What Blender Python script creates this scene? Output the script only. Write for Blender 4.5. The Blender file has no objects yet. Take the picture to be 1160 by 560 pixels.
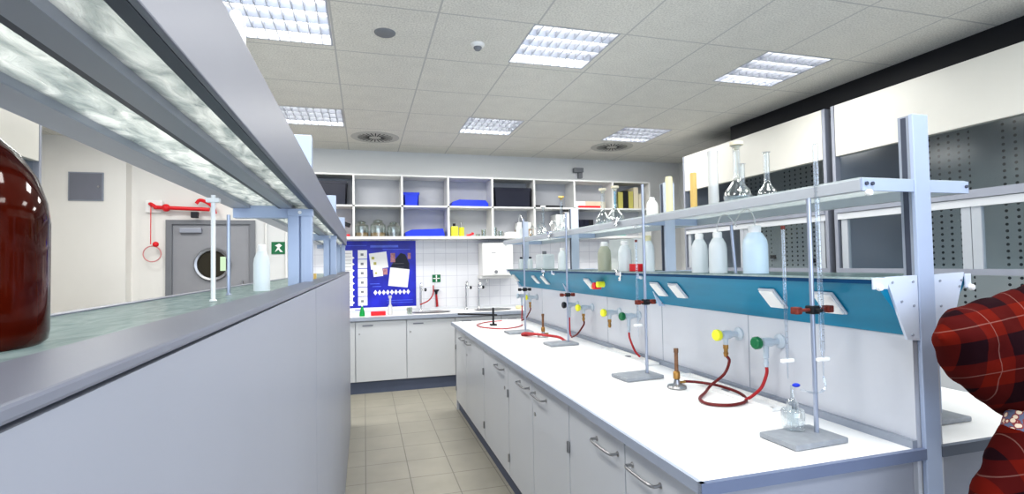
import bpy, bmesh, math, random
from mathutils import Vector, Matrix
random.seed(4)
C = bpy.context.scene.collection
PI = math.pi

# ------------------------------------------------------------------ materials
def nodes(name):
    m = bpy.data.materials.new(name); m.use_nodes = True
    nt = m.node_tree; nt.nodes.clear()
    out = nt.nodes.new('ShaderNodeOutputMaterial')
    return m, nt, out
def L(nt, a, b): nt.links.new(a, b)
def pbsdf(nt, col, rough=.5, metal=0, spec=.5, trans=0, ior=1.45, alpha=1):
    p = nt.nodes.new('ShaderNodeBsdfPrincipled')
    p.inputs['Base Color'].default_value = (*col, 1)
    p.inputs['Roughness'].default_value = rough
    p.inputs['Metallic'].default_value = metal
    p.inputs['Specular IOR Level'].default_value = spec
    p.inputs['Transmission Weight'].default_value = trans
    p.inputs['IOR'].default_value = ior
    p.inputs['Alpha'].default_value = alpha
    return p
def noisecol(nt, p, col, amt, scale, stretch=(1, 1, 1)):
    tc = nt.nodes.new('ShaderNodeTexCoord'); mp = nt.nodes.new('ShaderNodeMapping')
    mp.inputs['Scale'].default_value = stretch
    n = nt.nodes.new('ShaderNodeTexNoise'); n.inputs['Scale'].default_value = scale; n.inputs['Detail'].default_value = 4
    r = nt.nodes.new('ShaderNodeValToRGB')
    r.color_ramp.elements[0].position = .3; r.color_ramp.elements[1].position = .7
    r.color_ramp.elements[0].color = (*[max(0, c*(1-amt)) for c in col], 1)
    r.color_ramp.elements[1].color = (*[min(1, c*(1+amt)) for c in col], 1)
    L(nt, tc.outputs['Object'], mp.inputs['Vector']); L(nt, mp.outputs[0], n.inputs['Vector'])
    L(nt, n.outputs['Fac'], r.inputs[0]); L(nt, r.outputs[0], p.inputs['Base Color'])
    return n
def mat(name, col, rough=.5, metal=0, spec=.5, amt=.03, scale=8, trans=0, ior=1.45, stretch=(1, 1, 1)):
    m, nt, out = nodes(name); p = pbsdf(nt, col, rough, metal, spec, trans, ior)
    noisecol(nt, p, col, amt, scale, stretch)
    L(nt, p.outputs[0], out.inputs[0]); return m
def emis(name, col, s):
    m, nt, out = nodes(name); e = nt.nodes.new('ShaderNodeEmission')
    e.inputs[0].default_value = (*col, 1); e.inputs[1].default_value = s
    L(nt, e.outputs[0], out.inputs[0]); return m
def glassy(name, tint=(.93, .97, .95), gloss=(1, 1, 1), base=.06, edge=.55, rough=.03, blend=.35, body=None, bodyamt=0):
    """thin clear ware: transparent in the middle, glossy and denser at the rim"""
    m, nt, out = nodes(name)
    t = nt.nodes.new('ShaderNodeBsdfTransparent'); t.inputs[0].default_value = (*tint, 1)
    g = nt.nodes.new('ShaderNodeBsdfGlossy'); g.inputs[0].default_value = (*gloss, 1); g.inputs['Roughness'].default_value = rough
    lw = nt.nodes.new('ShaderNodeLayerWeight'); lw.inputs[0].default_value = blend
    mr = nt.nodes.new('ShaderNodeMapRange'); mr.inputs[3].default_value = base; mr.inputs[4].default_value = edge
    L(nt, lw.outputs['Facing'], mr.inputs[0])
    mix = nt.nodes.new('ShaderNodeMixShader')
    L(nt, mr.outputs[0], mix.inputs[0]); L(nt, t.outputs[0], mix.inputs[1]); L(nt, g.outputs[0], mix.inputs[2])
    last = mix
    if body:
        p = pbsdf(nt, body, .35); m2 = nt.nodes.new('ShaderNodeMixShader'); m2.inputs[0].default_value = bodyamt
        L(nt, mix.outputs[0], m2.inputs[1]); L(nt, p.outputs[0], m2.inputs[2]); last = m2
    L(nt, last.outputs[0], out.inputs[0]); return m

M = {}
M['wall'] = mat('wall_paint', (.70, .71, .71), .7, amt=.015, scale=3)
M['wallwarm'] = mat('wall_paint_warm', (.80, .79, .76), .7, amt=.015, scale=3)
M['panel'] = mat('white_laminate', (.58, .60, .65), .35, amt=.01, scale=3)
M['lpanel'] = mat('grey_laminate', (.33, .345, .40), .4, amt=.015, scale=4)
M['cab'] = mat('cabinet_white', (.63, .65, .68), .35, amt=.01, scale=3)
M['counter'] = mat('counter_white', (.93, .93, .92), .25, amt=.005, scale=3)
M['edge'] = mat('counter_edge_grey', (.38, .42, .50), .4, amt=.03)
M['diffplate'] = mat('diffuser_plate', (.50, .50, .48), .6, amt=.02)
M['trim'] = mat('grey_trim', (.30, .33, .39), .45, amt=.03)
M['alu'] = mat('powder_grey_aluminium', (.34, .36, .42), .4, metal=.25, amt=.02)
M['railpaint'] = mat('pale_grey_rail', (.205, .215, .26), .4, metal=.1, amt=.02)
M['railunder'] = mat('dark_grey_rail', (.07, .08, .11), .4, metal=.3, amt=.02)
M['post'] = mat('post_pale_blue_grey', (.42, .49, .64), .38, metal=.1, amt=.02)
M['plate'] = mat('bracket_plate', (.60, .66, .78), .4, amt=.02)
M['shelfrail'] = mat('light_grey_shelf_rail', (.46, .49, .53), .35, amt=.02)
M['slot'] = mat('slot_dark', (.06, .07, .10), .6)
M['teal'] = mat('teal_fascia', (.0, .22, .37), .35, amt=.12, scale=3, stretch=(1, .4, 4))
M['tealshade'] = mat('teal_overhang_shade', (.0, .06, .16), .3)  # darker teal carrying the shadow of the shelf overhang
M['plinth'] = mat('plinth_blue_grey', (.10, .12, .18), .5)
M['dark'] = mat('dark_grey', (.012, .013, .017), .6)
M['black'] = mat('black_plastic', (.012, .013, .018), .4)
M['navy'] = mat('navy_plastic', (.004, .006, .022), .45)
M['steel'] = mat('brushed_steel', (.42, .42, .43), .3, metal=.9, amt=.08, scale=20)
M['chrome'] = mat('chrome', (.75, .76, .78), .15, metal=1)
M['rod'] = mat('stand_rod', (.42, .46, .56), .28, metal=.6)
M['standbase'] = mat('stand_base_grey', (.30, .32, .35), .5, metal=.2, amt=.08, scale=40)
M['brass'] = mat('brass', (.42, .24, .08), .35, metal=.8, amt=.2, scale=30)
M['brassdark'] = mat('tarnished_copper', (.22, .12, .07), .45, metal=.6, amt=.3, scale=40)
M['hose'] = mat('dark_red_rubber', (.13, .006, .006), .4, amt=.2, scale=30)
M['hosered'] = mat('red_rubber', (.40, .02, .025), .4, amt=.15, scale=30)
M['red'] = mat('red_paint', (.72, .02, .03), .35)
M['clampred'] = mat('rusty_red_clamp', (.16, .03, .02), .5, amt=.5, scale=60)
M['yellow'] = mat('yellow_knob', (.85, .83, .05), .35)
M['green'] = mat('green_knob', (.01, .16, .06), .35)
M['greenbright'] = mat('green_plastic', (.0, .30, .06), .35)
M['tap'] = mat('tap_grey', (.50, .56, .62), .3, amt=.02)
M['blue'] = mat('blue_plastic', (.01, .04, .62), .4)
M['bluecap'] = mat('blue_cap', (.02, .05, .55), .4)
M['white'] = mat('white_plastic', (.86, .86, .85), .4, amt=.01)
M['cream'] = mat('cream_board', (.72, .66, .50), .5)
M['shelfw'] = mat('shelf_board_white', (.80, .80, .79), .45, amt=.01)
M['shelfback'] = mat('shelf_back_grey', (.50, .51, .54), .6, amt=.02)
M['door'] = mat('door_grey', (.30, .305, .33), .5, amt=.02)
M['doorframe'] = mat('door_frame_grey', (.20, .21, .23), .5)
M['tube'] = emis('fluorescent_tube', (1, .98, .94), 13)
M['louvre'] = mat('louvre_aluminium', (.45, .47, .52), .3, metal=.5, amt=.02)
M['yellowbox'] = mat('olive_yellow_card', (.50, .46, .14), .6)
M['yellowlt'] = mat('pale_yellow_plastic', (.85, .78, .50), .45)
M['amberp'] = mat('amber_plastic', (.70, .48, .16), .45)
M['wood'] = mat('brown_card', (.40, .26, .12), .6, amt=.2)
M['grey'] = mat('grey_plastic', (.22, .23, .25), .5)
M['skin'] = mat('skin', (.62, .38, .27), .5, amt=.06)
M['hair'] = mat('brown_hair', (.05, .03, .02), .6, amt=.4, scale=60)
M['jeans'] = mat('dark_blue_denim', (.02, .03, .07), .8, amt=.3, scale=80)
M['shoe'] = mat('dark_shoe', (.02, .02, .02), .5)
M['glass'] = glassy('clear_glassware', tint=(.88, .91, .92), base=.06, edge=.7, blend=.42)
M['burette'] = glassy('burette_glass', tint=(.90, .93, .96), base=.08, edge=.7, blend=.45)
M['pane'] = glassy('window_pane', tint=(.90, .93, .94), base=.015, edge=.12, rough=.15, blend=.2)
M['wash'] = glassy('translucent_white_plastic', tint=(.9, .95, .97), base=.05, edge=.3, rough=.3, body=(.92, .96, .97), bodyamt=.6)
M['washblue'] = glassy('translucent_blue_plastic', tint=(.85, .94, 1), base=.05, edge=.3, rough=.3, body=(.76, .90, 1.0), bodyamt=.68)
M['washolive'] = glassy('translucent_olive_plastic', tint=(.8, .8, .65), base=.05, edge=.3, rough=.3, body=(.50, .52, .42), bodyamt=.65)
M['cyl'] = glassy('translucent_cylinder', tint=(.95, .95, .95), base=.1, edge=.4, rough=.2, body=(.80, .81, .80), bodyamt=.5)
M['jar'] = glassy('jar_glass', tint=(.80, .84, .80), base=.12, edge=.7, blend=.4)

# amber bottle glass
m, nt, out = nodes('amber_glass'); p = pbsdf(nt, (.055, .006, .002), .07, spec=.25)
n = noisecol(nt, p, (.045, .0045, .0015), .9, 14, (1, 1, .5))
L(nt, p.outputs[0], out.inputs[0]); M['amberglass'] = m

# rippled shelf glass
def ripple(name, lo, hi, trans, rough=.12, bump=.35):
    m, nt, out = nodes(name)
    tc = nt.nodes.new('ShaderNodeTexCoord'); mp = nt.nodes.new('ShaderNodeMapping'); mp.inputs['Scale'].default_value = (3.2, 1.1, 1)
    mp.inputs['Rotation'].default_value = (0, 0, .5)
    w = nt.nodes.new('ShaderNodeTexNoise'); w.inputs['Scale'].default_value = 11; w.inputs['Detail'].default_value = 5; w.inputs['Distortion'].default_value = 1.2
    L(nt, tc.outputs['Object'], mp.inputs[0]); L(nt, mp.outputs[0], w.inputs['Vector'])
    r = nt.nodes.new('ShaderNodeValToRGB'); r.color_ramp.elements[0].position = .32; r.color_ramp.elements[1].position = .68
    r.color_ramp.elements[0].color = (*lo, 1); r.color_ramp.elements[1].color = (*hi, 1)
    L(nt, w.outputs['Fac'], r.inputs[0])
    b = nt.nodes.new('ShaderNodeBump'); b.inputs['Strength'].default_value = bump; b.inputs['Distance'].default_value = .02
    L(nt, w.outputs['Fac'], b.inputs['Height'])
    p = pbsdf(nt, lo, rough, spec=.8); L(nt, r.outputs[0], p.inputs['Base Color']); L(nt, b.outputs[0], p.inputs['Normal'])
    tl = nt.nodes.new('ShaderNodeBsdfTranslucent'); L(nt, r.outputs[0], tl.inputs[0]); L(nt, b.outputs[0], tl.inputs['Normal'])
    m1 = nt.nodes.new('ShaderNodeMixShader'); m1.inputs[0].default_value = .6
    L(nt, p.outputs[0], m1.inputs[1]); L(nt, tl.outputs[0], m1.inputs[2])
    t = nt.nodes.new('ShaderNodeBsdfTransparent'); t.inputs[0].default_value = (.9, .95, .93, 1)
    m2 = nt.nodes.new('ShaderNodeMixShader'); m2.inputs[0].default_value = trans
    L(nt, m1.outputs[0], m2.inputs[1]); L(nt, t.outputs[0], m2.inputs[2]); L(nt, m2.outputs[0], out.inputs[0])
    return m
M['ripple'] = ripple('rippled_glass', (.40, .44, .44), (1.0, 1.0, .98), .25, .06, 1.0)
M['ripplelow'] = ripple('rippled_glass_pale_green', (.50, .60, .59), (.74, .82, .81), .15, .08, .1)
M['shelfglass'] = ripple('frosted_shelf_glass', (.60, .64, .66), (.74, .77, .79), .35, .15, .1)

# grid materials (lines in object space)
def grid(name, axes, step, off, lw, base, line, rough=.6, speck=0, amt=.03, scale=6, spec=.3):
    m, nt, out = nodes(name); tc = nt.nodes.new('ShaderNodeTexCoord'); sx = nt.nodes.new('ShaderNodeSeparateXYZ')
    L(nt, tc.outputs['Object'], sx.inputs[0])
    def math_(op, a, b=None):
        n = nt.nodes.new('ShaderNodeMath'); n.operation = op
        for i, v in enumerate((a, b)):
            if v is None: continue
            if isinstance(v, (int, float)): n.inputs[i].default_value = v
            else: L(nt, v, n.inputs[i])
        return n.outputs[0]
    acc = None
    for ax, st, of in zip(axes, step, off):
        v = math_('FRACT', math_('DIVIDE', math_('SUBTRACT', sx.outputs['XYZ'.index(ax)], of - lw/2 - 100*st), st))
        k = math_('LESS_THAN', v, lw/st)
        acc = k if acc is None else math_('MAXIMUM', acc, k)
    n = nt.nodes.new('ShaderNodeTexNoise'); n.inputs['Scale'].default_value = scale; n.inputs['Detail'].default_value = 3
    L(nt, tc.outputs['Object'], n.inputs['Vector'])
    r = nt.nodes.new('ShaderNodeValToRGB'); r.color_ramp.elements[0].position = .3; r.color_ramp.elements[1].position = .7
    r.color_ramp.elements[0].color = (*[c*(1-amt) for c in base], 1); r.color_ramp.elements[1].color = (*[min(1, c*(1+amt)) for c in base], 1)
    L(nt, n.outputs['Fac'], r.inputs[0]); col = r.outputs[0]
    if speck:
        n2 = nt.nodes.new('ShaderNodeTexNoise'); n2.inputs['Scale'].default_value = 90; n2.inputs['Detail'].default_value = 2
        L(nt, tc.outputs['Object'], n2.inputs['Vector'])
        r2 = nt.nodes.new('ShaderNodeValToRGB'); r2.color_ramp.elements[0].position = .35; r2.color_ramp.elements[1].position = .6
        r2.color_ramp.elements[0].color = (1-speck, 1-speck, 1-speck, 1); r2.color_ramp.elements[1].color = (1, 1, 1, 1)
        L(nt, n2.outputs['Fac'], r2.inputs[0])
        mm = nt.nodes.new('ShaderNodeMix'); mm.data_type = 'RGBA'; mm.blend_type = 'MULTIPLY'; mm.inputs[0].default_value = 1
        L(nt, col, mm.inputs[6]); L(nt, r2.outputs[0], mm.inputs[7]); col = mm.outputs[2]
    mx = nt.nodes.new('ShaderNodeMix'); mx.data_type = 'RGBA'
    L(nt, acc, mx.inputs[0]); L(nt, col, mx.inputs[6]); mx.inputs[7].default_value = (*line, 1)
    p = pbsdf(nt, base, rough, spec=spec); L(nt, mx.outputs[2], p.inputs['Base Color']); L(nt, p.outputs[0], out.inputs[0])
    return m
M['ceil'] = grid('ceiling_tiles', 'XY', (.62, .70), (-.18, 3.03), .012, (.80, .79, .745), (.54, .54, .53), .9, speck=.20)
M['floor'] = grid('floor_tiles', 'XY', (.303, .33), (-.003, 3.42), .007, (.37, .35, .295), (.22, .21, .18), .35, amt=.08, scale=3)
M['tiles'] = grid('wall_tiles', 'XZ', (.15, .15), (.904, 1.497), .005, (.74, .75, .79), (.55, .56, .62), .2, amt=.01)

# perforated grey rear panel
m, nt, out = nodes('perforated_panel'); tc = nt.nodes.new('ShaderNodeTexCoord'); sx = nt.nodes.new('ShaderNodeSeparateXYZ')
L(nt, tc.outputs['Object'], sx.inputs[0])
def mth(op, a, b=None):
    n = nt.nodes.new('ShaderNodeMath'); n.operation = op
    for i, v in enumerate((a, b)):
        if v is None: continue
        if isinstance(v, (int, float)): n.inputs[i].default_value = v
        else: L(nt, v, n.inputs[i])
    return n.outputs[0]
u = mth('SUBTRACT', mth('FRACT', mth('DIVIDE', mth('ADD', sx.outputs[1], 10), .075)), .5)
v = mth('SUBTRACT', mth('FRACT', mth('DIVIDE', mth('ADD', sx.outputs[2], 10), .05)), .5)
dist = mth('SQRT', mth('ADD', mth('MULTIPLY', mth('MULTIPLY', u, u), 2.2), mth('MULTIPLY', v, v)))
hole = mth('LESS_THAN', dist, .22)
band = mth('GREATER_THAN', mth('FRACT', mth('DIVIDE', mth('ADD', sx.outputs[1], 10.1), .95)), .22)
hole = mth('MULTIPLY', hole, band)
mx = nt.nodes.new('ShaderNodeMix'); mx.data_type = 'RGBA'; L(nt, hole, mx.inputs[0])
mx.inputs[6].default_value = (.36, .39, .40, 1); mx.inputs[7].default_value = (.03, .035, .04, 1)
p = pbsdf(nt, (.2, .2, .2), .6); L(nt, mx.outputs[2], p.inputs['Base Color']); L(nt, p.outputs[0], out.inputs[0]); M['perf'] = m

# plaid
m, nt, out = nodes('red_plaid'); tc = nt.nodes.new('ShaderNodeTexCoord'); mp = nt.nodes.new('ShaderNodeMapping')
mp.inputs['Rotation'].default_value = (.25, .12, .3); L(nt, tc.outputs['Object'], mp.inputs[0])
sx = nt.nodes.new('ShaderNodeSeparateXYZ'); L(nt, mp.outputs[0], sx.inputs[0])
def stripe(ch, per, off, w): return mth('LESS_THAN', mth('FRACT', mth('DIVIDE', mth('ADD', sx.outputs[ch], 10+off), per)), w)
nz = nt.nodes.new('ShaderNodeTexNoise'); nz.inputs['Scale'].default_value = 9; L(nt, tc.outputs['Object'], nz.inputs[0])
dark = mth('MULTIPLY', mth('ADD', stripe(0, .125, .0, .45), stripe(2, .125, .02, .45)), .46)
def mixc(f, a, b):
    x = nt.nodes.new('ShaderNodeMix'); x.data_type = 'RGBA'
    L(nt, f, x.inputs[0])
    for i, q in ((6, a), (7, b)):
        if isinstance(q, tuple): x.inputs[i].default_value = (*q, 1)
        else: L(nt, q, x.inputs[i])
    return x.outputs[2]
c0 = mixc(nz.outputs['Fac'], (.145, .012, .004), (.085, .005, .004))
c1 = mixc(dark, c0, (.006, .003, .006))
ln = mth('MULTIPLY', mth('MAXIMUM', stripe(0, .125, .035, .022), stripe(2, .125, .055, .022)), .22)
c2 = mixc(ln, c1, (.42, .28, .24))
p = pbsdf(nt, (.3, .02, .02), .9, spec=.1); L(nt, c2, p.inputs['Base Color']); L(nt, p.outputs[0], out.inputs[0]); M['plaid'] = m
# patterned cuff
m, nt, out = nodes('patterned_cuff'); tc = nt.nodes.new('ShaderNodeTexCoord')
vo = nt.nodes.new('ShaderNodeTexVoronoi'); vo.inputs['Scale'].default_value = 70; L(nt, tc.outputs['Object'], vo.inputs['Vector'])
r = nt.nodes.new('ShaderNodeValToRGB'); r.color_ramp.interpolation = 'CONSTANT'
r.color_ramp.elements[0].color = (.75, .62, .48, 1); r.color_ramp.elements[1].color = (.25, .05, .05, 1); r.color_ramp.elements[1].position = .45
e = r.color_ramp.elements.new(.6); e.color = (.12, .14, .22, 1)
L(nt, vo.outputs['Distance'], r.inputs[0]); p = pbsdf(nt, (.5, .4, .3), .7); L(nt, r.outputs[0], p.inputs['Base Color']); L(nt, p.outputs[0], out.inputs[0]); M['cuff'] = m

# ------------------------------------------------------------------ mesh builder
class MB:
    def __init__(s): s.bm = bmesh.new()
    def box(s, x0, x1, y0, y1, z0, z1, bev=0, rot=None, piv=None):
        r = bmesh.ops.create_cube(s.bm, size=1)
        vs = r['verts']
        bmesh.ops.scale(s.bm, vec=(abs(x1-x0), abs(y1-y0), abs(z1-z0)), verts=vs)
        bmesh.ops.translate(s.bm, vec=((x0+x1)/2, (y0+y1)/2, (z0+z1)/2), verts=vs)
        if bev:
            es = list({e for v in vs for e in v.link_edges})
            rb = bmesh.ops.bevel(s.bm, geom=es, offset=bev, segments=2, profile=.6, affect='EDGES')
            vs = list({v for f in rb['faces'] for v in f.verts} | {v for v in vs if v.is_valid})
        if rot is not None:
            bmesh.ops.rotate(s.bm, cent=piv or (0, 0, 0), matrix=rot, verts=vs)
        return s
    def cyl(s, p0, p1, r0, r1=None, n=16, caps=True):
        r1 = r0 if r1 is None else r1
        p0, p1 = Vector(p0), Vector(p1); d = p1-p0; ln = d.length
        q = Vector((0, 0, 1)).rotation_difference(d)
        mt = Matrix.Translation((p0+p1)/2) @ q.to_matrix().to_4x4()
        bmesh.ops.create_cone(s.bm, cap_ends=caps, segments=n, radius1=r0, radius2=max(r1, 1e-5), depth=ln, matrix=mt)
        return s
    def sph(s, c, r, sc=(1, 1, 1), n=12):
        bmesh.ops.create_uvsphere(s.bm, u_segments=n, v_segments=max(6, n//2+2), radius=r, matrix=Matrix.Translation(c) @ Matrix.Diagonal((*sc, 1)))
        return s
    def lathe(s, prof, c=(0, 0, 0), n=24, axis=None, caps=True):
        rings = []
        q = Vector((0, 0, 1)).rotation_difference(Vector(axis)) if axis else None
        for r, z in prof:
            ring = []
            for k in range(n):
                a = 2*PI*k/n; v = Vector((r*math.cos(a), r*math.sin(a), z))
                if q: v = q @ v
                ring.append(s.bm.verts.new(v+Vector(c)))
            rings.append(ring)
        for a, b in zip(rings, rings[1:]):
            for k in range(n): s.bm.faces.new((a[k], a[(k+1) % n], b[(k+1) % n], b[k]))
        if not caps: return s
        if prof[0][0] > 1e-4: s.bm.faces.new(rings[0][::-1])
        if prof[-1][0] > 1e-4: s.bm.faces.new(rings[-1])
        return s
    def tube(s, pts, r, n=8, sub=6, smooth=True, taper=None):
        P = [Vector(p) for p in pts]
        if smooth and len(P) > 2:
            Q = []
            for i in range(len(P)-1):
                a = P[i-1] if i else P[0]*2-P[1]; b, c = P[i], P[i+1]; d = P[i+2] if i+2 < len(P) else P[-1]*2-P[-2]
                for k in range(sub):
                    t = k/sub
                    Q.append(.5*((2*b)+(c-a)*t+(2*a-5*b+4*c-d)*t*t+(3*b-a-3*c+d)*t**3))
            Q.append(P[-1]); P = Q
        prev = None; rings = []
        t0 = (P[1]-P[0]).normalized(); nrm = t0.orthogonal().normalized()
        for i, pt in enumerate(P):
            t = (P[min(i+1, len(P)-1)]-P[max(i-1, 0)])
            if t.length < 1e-9: t = t0
            t = t.normalized(); nrm = (nrm-t*nrm.dot(t)).normalized(); bn = t.cross(nrm)
            rr = r if not taper else r+(taper-r)*i/(len(P)-1)
            rings.append([s.bm.verts.new(pt+(nrm*math.cos(2*PI*k/n)+bn*math.sin(2*PI*k/n))*rr) for k in range(n)])
        for a, b in zip(rings, rings[1:]):
            for k in range(n): s.bm.faces.new((a[k], a[(k+1) % n], b[(k+1) % n], b[k]))
        s.bm.faces.new(rings[0][::-1]); s.bm.faces.new(rings[-1]); return s
    def prism(s, poly, axis, a0, a1):
        """polygon in the two other axes, extruded along axis"""
        def mk(p, a):
            if axis == 'x': return (a, p[0], p[1])
            if axis == 'y': return (p[0], a, p[1])
            return (p[0], p[1], a)
        A = [s.bm.verts.new(mk(p, a0)) for p in poly]; B = [s.bm.verts.new(mk(p, a1)) for p in poly]
        n = len(poly)
        s.bm.faces.new(A); s.bm.faces.new(B[::-1])
        for k in range(n): s.bm.faces.new((A[k], B[k], B[(k+1) % n], A[(k+1) % n]))
        return s
    def split(s, name, m, parent=None, smooth=False):
        """every loose piece becomes an object of its own"""
        seen = set(); groups = []
        for v in s.bm.verts:
            if v in seen: continue
            st = [v]; g = []; seen.add(v)
            while st:
                a = st.pop(); g.append(a)
                for e in a.link_edges:
                    b = e.other_vert(a)
                    if b not in seen: seen.add(b); st.append(b)
            groups.append(g)
        out = []
        for g in groups:
            mb = MB(); mp_ = {v: mb.bm.verts.new(v.co) for v in g}
            for f in {f for v in g for f in v.link_faces}: mb.bm.faces.new([mp_[v] for v in f.verts])
            out.append(mb.build(name, m, parent, smooth))
        s.bm.free(); return out
    def build(s, name, m, parent=None, smooth=False, loc=None):
        bmesh.ops.recalc_face_normals(s.bm, faces=s.bm.faces)
        me = bpy.data.meshes.new(name); s.bm.to_mesh(me); s.bm.free()
        me.materials.append(m if not isinstance(m, str) else M[m])
        if smooth:
            for p_ in me.polygons: p_.use_smooth = True
            try: me.set_sharp_from_angle(angle=math.radians(38))
            except Exception: pass
        o = bpy.data.objects.new(name, me); C.objects.link(o)
        if parent: o.parent = parent
        if loc: o.location = loc
        return o
def thing(name, label, cat, loc=(0, 0, 0), rz=0, group=None):
    o = bpy.data.objects.new(name, None); C.objects.link(o); o.empty_display_size = .05
    o.location = loc; o.rotation_euler = (0, 0, rz); o['label'] = label; o['category'] = cat
    if group: o['group'] = group
    return o
def tag(o, label, cat, group=None):
    o['label'] = label; o['category'] = cat
    if group: o['group'] = group
    return o
def struct(o): o['kind'] = 'structure'; return o
def kids(o): return [c for c in list(C.objects) if c.parent == o]
def dup(o, loc, label=None, rz=None, parent=None):
    c = o.copy(); C.objects.link(c)
    if parent: c.parent = parent
    else:
        c.location = loc
        if rz is not None: c.rotation_euler = (0, 0, rz)
    if label: c['label'] = label
    for k in kids(o): dup(k, None, parent=c)
    return c

# ------------------------------------------------------------------ the room
Y1 = 6.95
struct(MB().box(-3.4, 4.7, -2.2, Y1+.1, -.1, 0).build('floor', 'floor'))
cb = MB(); LX = (-.49, 1.34, 3.12); LY = (3.345, 5.47)
xs = [-3.4]+[v for x in LX for v in (x-.30, x+.30)]+[4.7]; ys = [-2.2]+[v for y in LY for v in (y-.315, y+.315)]+[Y1+.1]
for i in range(len(xs)-1):
    for j in range(len(ys)-1):
        if i % 2 and j % 2: continue
        cb.box(xs[i], xs[i+1], ys[j], ys[j+1], 3.0, 3.1)
struct(cb.build('ceiling', 'ceil'))
struct(MB().box(-1.28, 4.7, Y1, Y1+.1, 0, 3.0).build('wall_back', 'wall'))
struct(MB().box(-3.4, -2.235, Y1, Y1+.1, 0, 3.0).box(-2.235, -1.28, Y1, Y1+.1, 2.08, 3.0).build('wall_back_left', 'wallwarm'))
struct(MB().box(-3.4, -2.587, 6.8, Y1, 0, 3.0).build('wall_pier', 'wallwarm'))
struct(MB().box(-3.5, -3.4, -2.2, Y1+.1, 0, 3.0).build('wall_left', 'wallwarm'))
struct(MB().box(4.7, 4.8, -2.2, Y1+.1, 0, 3.0).build('wall_right', 'wall'))
struct(MB().box(-.72, 4.0, Y1-.012, Y1, .92, 1.83).build('wall_tiling', 'tiles'))
# added dark box in place of the shade above the fume cupboards
struct(MB().box(4.0, 4.7, 1.0, 4.9, 2.78, 3.0).build('gap_shade_box', 'dark'))
struct(MB().box(-1.2, 4.7, Y1-.012, Y1, 2.985, 3.0).build('trim_2', 'wall'))

# door
d = MB().box(-2.17, -1.34, Y1+.0, Y1+.05, 0.01, 2.03).build('door_1', 'door'); struct(d)
MB().box(-2.235, -2.17, Y1-.03, Y1+.05, 0, 2.08).box(-1.34, -1.28, Y1-.03, Y1+.05, 0, 2.08).box(-2.17, -1.34, Y1-.03, Y1+.05, 2.03, 2.08).build('door_frame', 'doorframe', d)
MB().lathe([(.160, 0), (.195, .0), (.200, .02), (.19, .035), (.165, .03), (.160, .01)], (-1.745, Y1, 1.55), 32, (0, -1, 0), False).build('porthole_ring', 'steel', d, True)
MB().lathe([(0, .004), (.165, .004), (.165, .008), (0, .008)], (-1.745, Y1, 1.55), 32, (0, -1, 0)).build('porthole_pane', mat('porthole_dark', (.05, .045, .035), .7, spec=.1), d)
MB().box(-1.665, -1.605, Y1-.012, Y1-.008, 1.47, 1.64).build('porthole_view', emis('daylight_through_porthole', (.62, .80, .55), 1.0), d)
MB().box(-2.09, -1.86, Y1-.045, Y1, 1.925, 1.985, .008).build('door_closer', 'alu', d)
MB().cyl((-1.42, Y1-.05, 1.15), (-1.42, Y1-.05, 1.35), .012).cyl((-1.42, Y1-.05, 1.17), (-1.42, Y1, 1.17), .008).cyl((-1.42, Y1-.05, 1.33), (-1.42, Y1, 1.33), .008).build('door_handle', 'steel', d, True)

# camera
def cam_basis(yw, pt, rl):
    yw, pt, rl = [math.radians(a) for a in (yw, pt, rl)]
    F = Vector((math.sin(yw)*math.cos(pt), math.cos(yw)*math.cos(pt), math.sin(pt))); r = Vector((math.cos(yw), -math.sin(yw), 0))
    u = r.cross(F); R = r*math.cos(rl)+u*math.sin(rl); U = -r*math.sin(rl)+u*math.cos(rl)
    return R, U, F
R_, U_, F_ = cam_basis(15.97, 1.797, -1.014)
cd = bpy.data.cameras.new('camera'); cd.sensor_width = 36; cd.lens = 585.4/1160*36; cd.clip_start = .02
co = bpy.data.objects.new('camera', cd); C.objects.link(co)
mt = Matrix(((R_.x, U_.x, -F_.x, 0), (R_.y, U_.y, -F_.y, 0), (R_.z, U_.z, -F_.z, 1.5), (0, 0, 0, 1)))
co.matrix_world = mt; bpy.context.scene.camera = co

# ------------------------------------------------------------------ ceiling fixtures
def luminaire():
    t = thing('ceiling_light', 'x', 'ceiling light', (0, 0, 3.0), group='square louvred ceiling lights')
    w, dd = .30, .315
    MB().box(-w, w, -dd, dd, .085, .095).build('reflector_tray', 'grey', t)
    f = MB()
    for a in ((-w, -w+.012, -dd, dd), (w-.012, w, -dd, dd), (-w, w, -dd, -dd+.012), (-w, w, dd-.012, dd)): f.box(*a, -.002, .085)
    f.build('frame', 'louvre', t)
    for i in range(4):
        y = -dd+(i+.5)*2*dd/4
        MB().cyl((-w+.02, y, .052), (w-.02, y, .052), .018, n=10).build('fluorescent_tube', 'tube', t, True)
    lv = MB()
    for i in range(5):
        y = -dd+.006+i*(2*dd-.012)/4
        lv.prism([(y-.022, .04), (y+.022, .04), (y+.005, .0), (y-.005, .0)], 'x', -w+.01, w-.01) if 0 < i < 4 else None
    for k in range(1, 9):
        x = -w+k*2*w/9; lv.box(x-.0025, x+.0025, -dd+.01, dd-.01, .0, .036)
    lv.build('louvre', 'louvre', t)
    return t
lum = luminaire()
spots = [(-.49, 3.345, 'louvred ceiling light nearest the camera, above the left shelf rack'),
         (1.34, 3.345, 'brightest louvred ceiling light, in the near row right of the smoke detector'),
         (3.12, 3.345, 'louvred ceiling light beside the dark gap over the fume cupboards'),
         (-.49, 5.47, 'louvred ceiling light in the far row, left of the left air diffuser'),
         (1.34, 5.47, 'small-looking louvred ceiling light in the far row above the dark storage box'),
         (3.12, 5.47, 'louvred ceiling light in the far row touching the right round air diffuser')]
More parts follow.
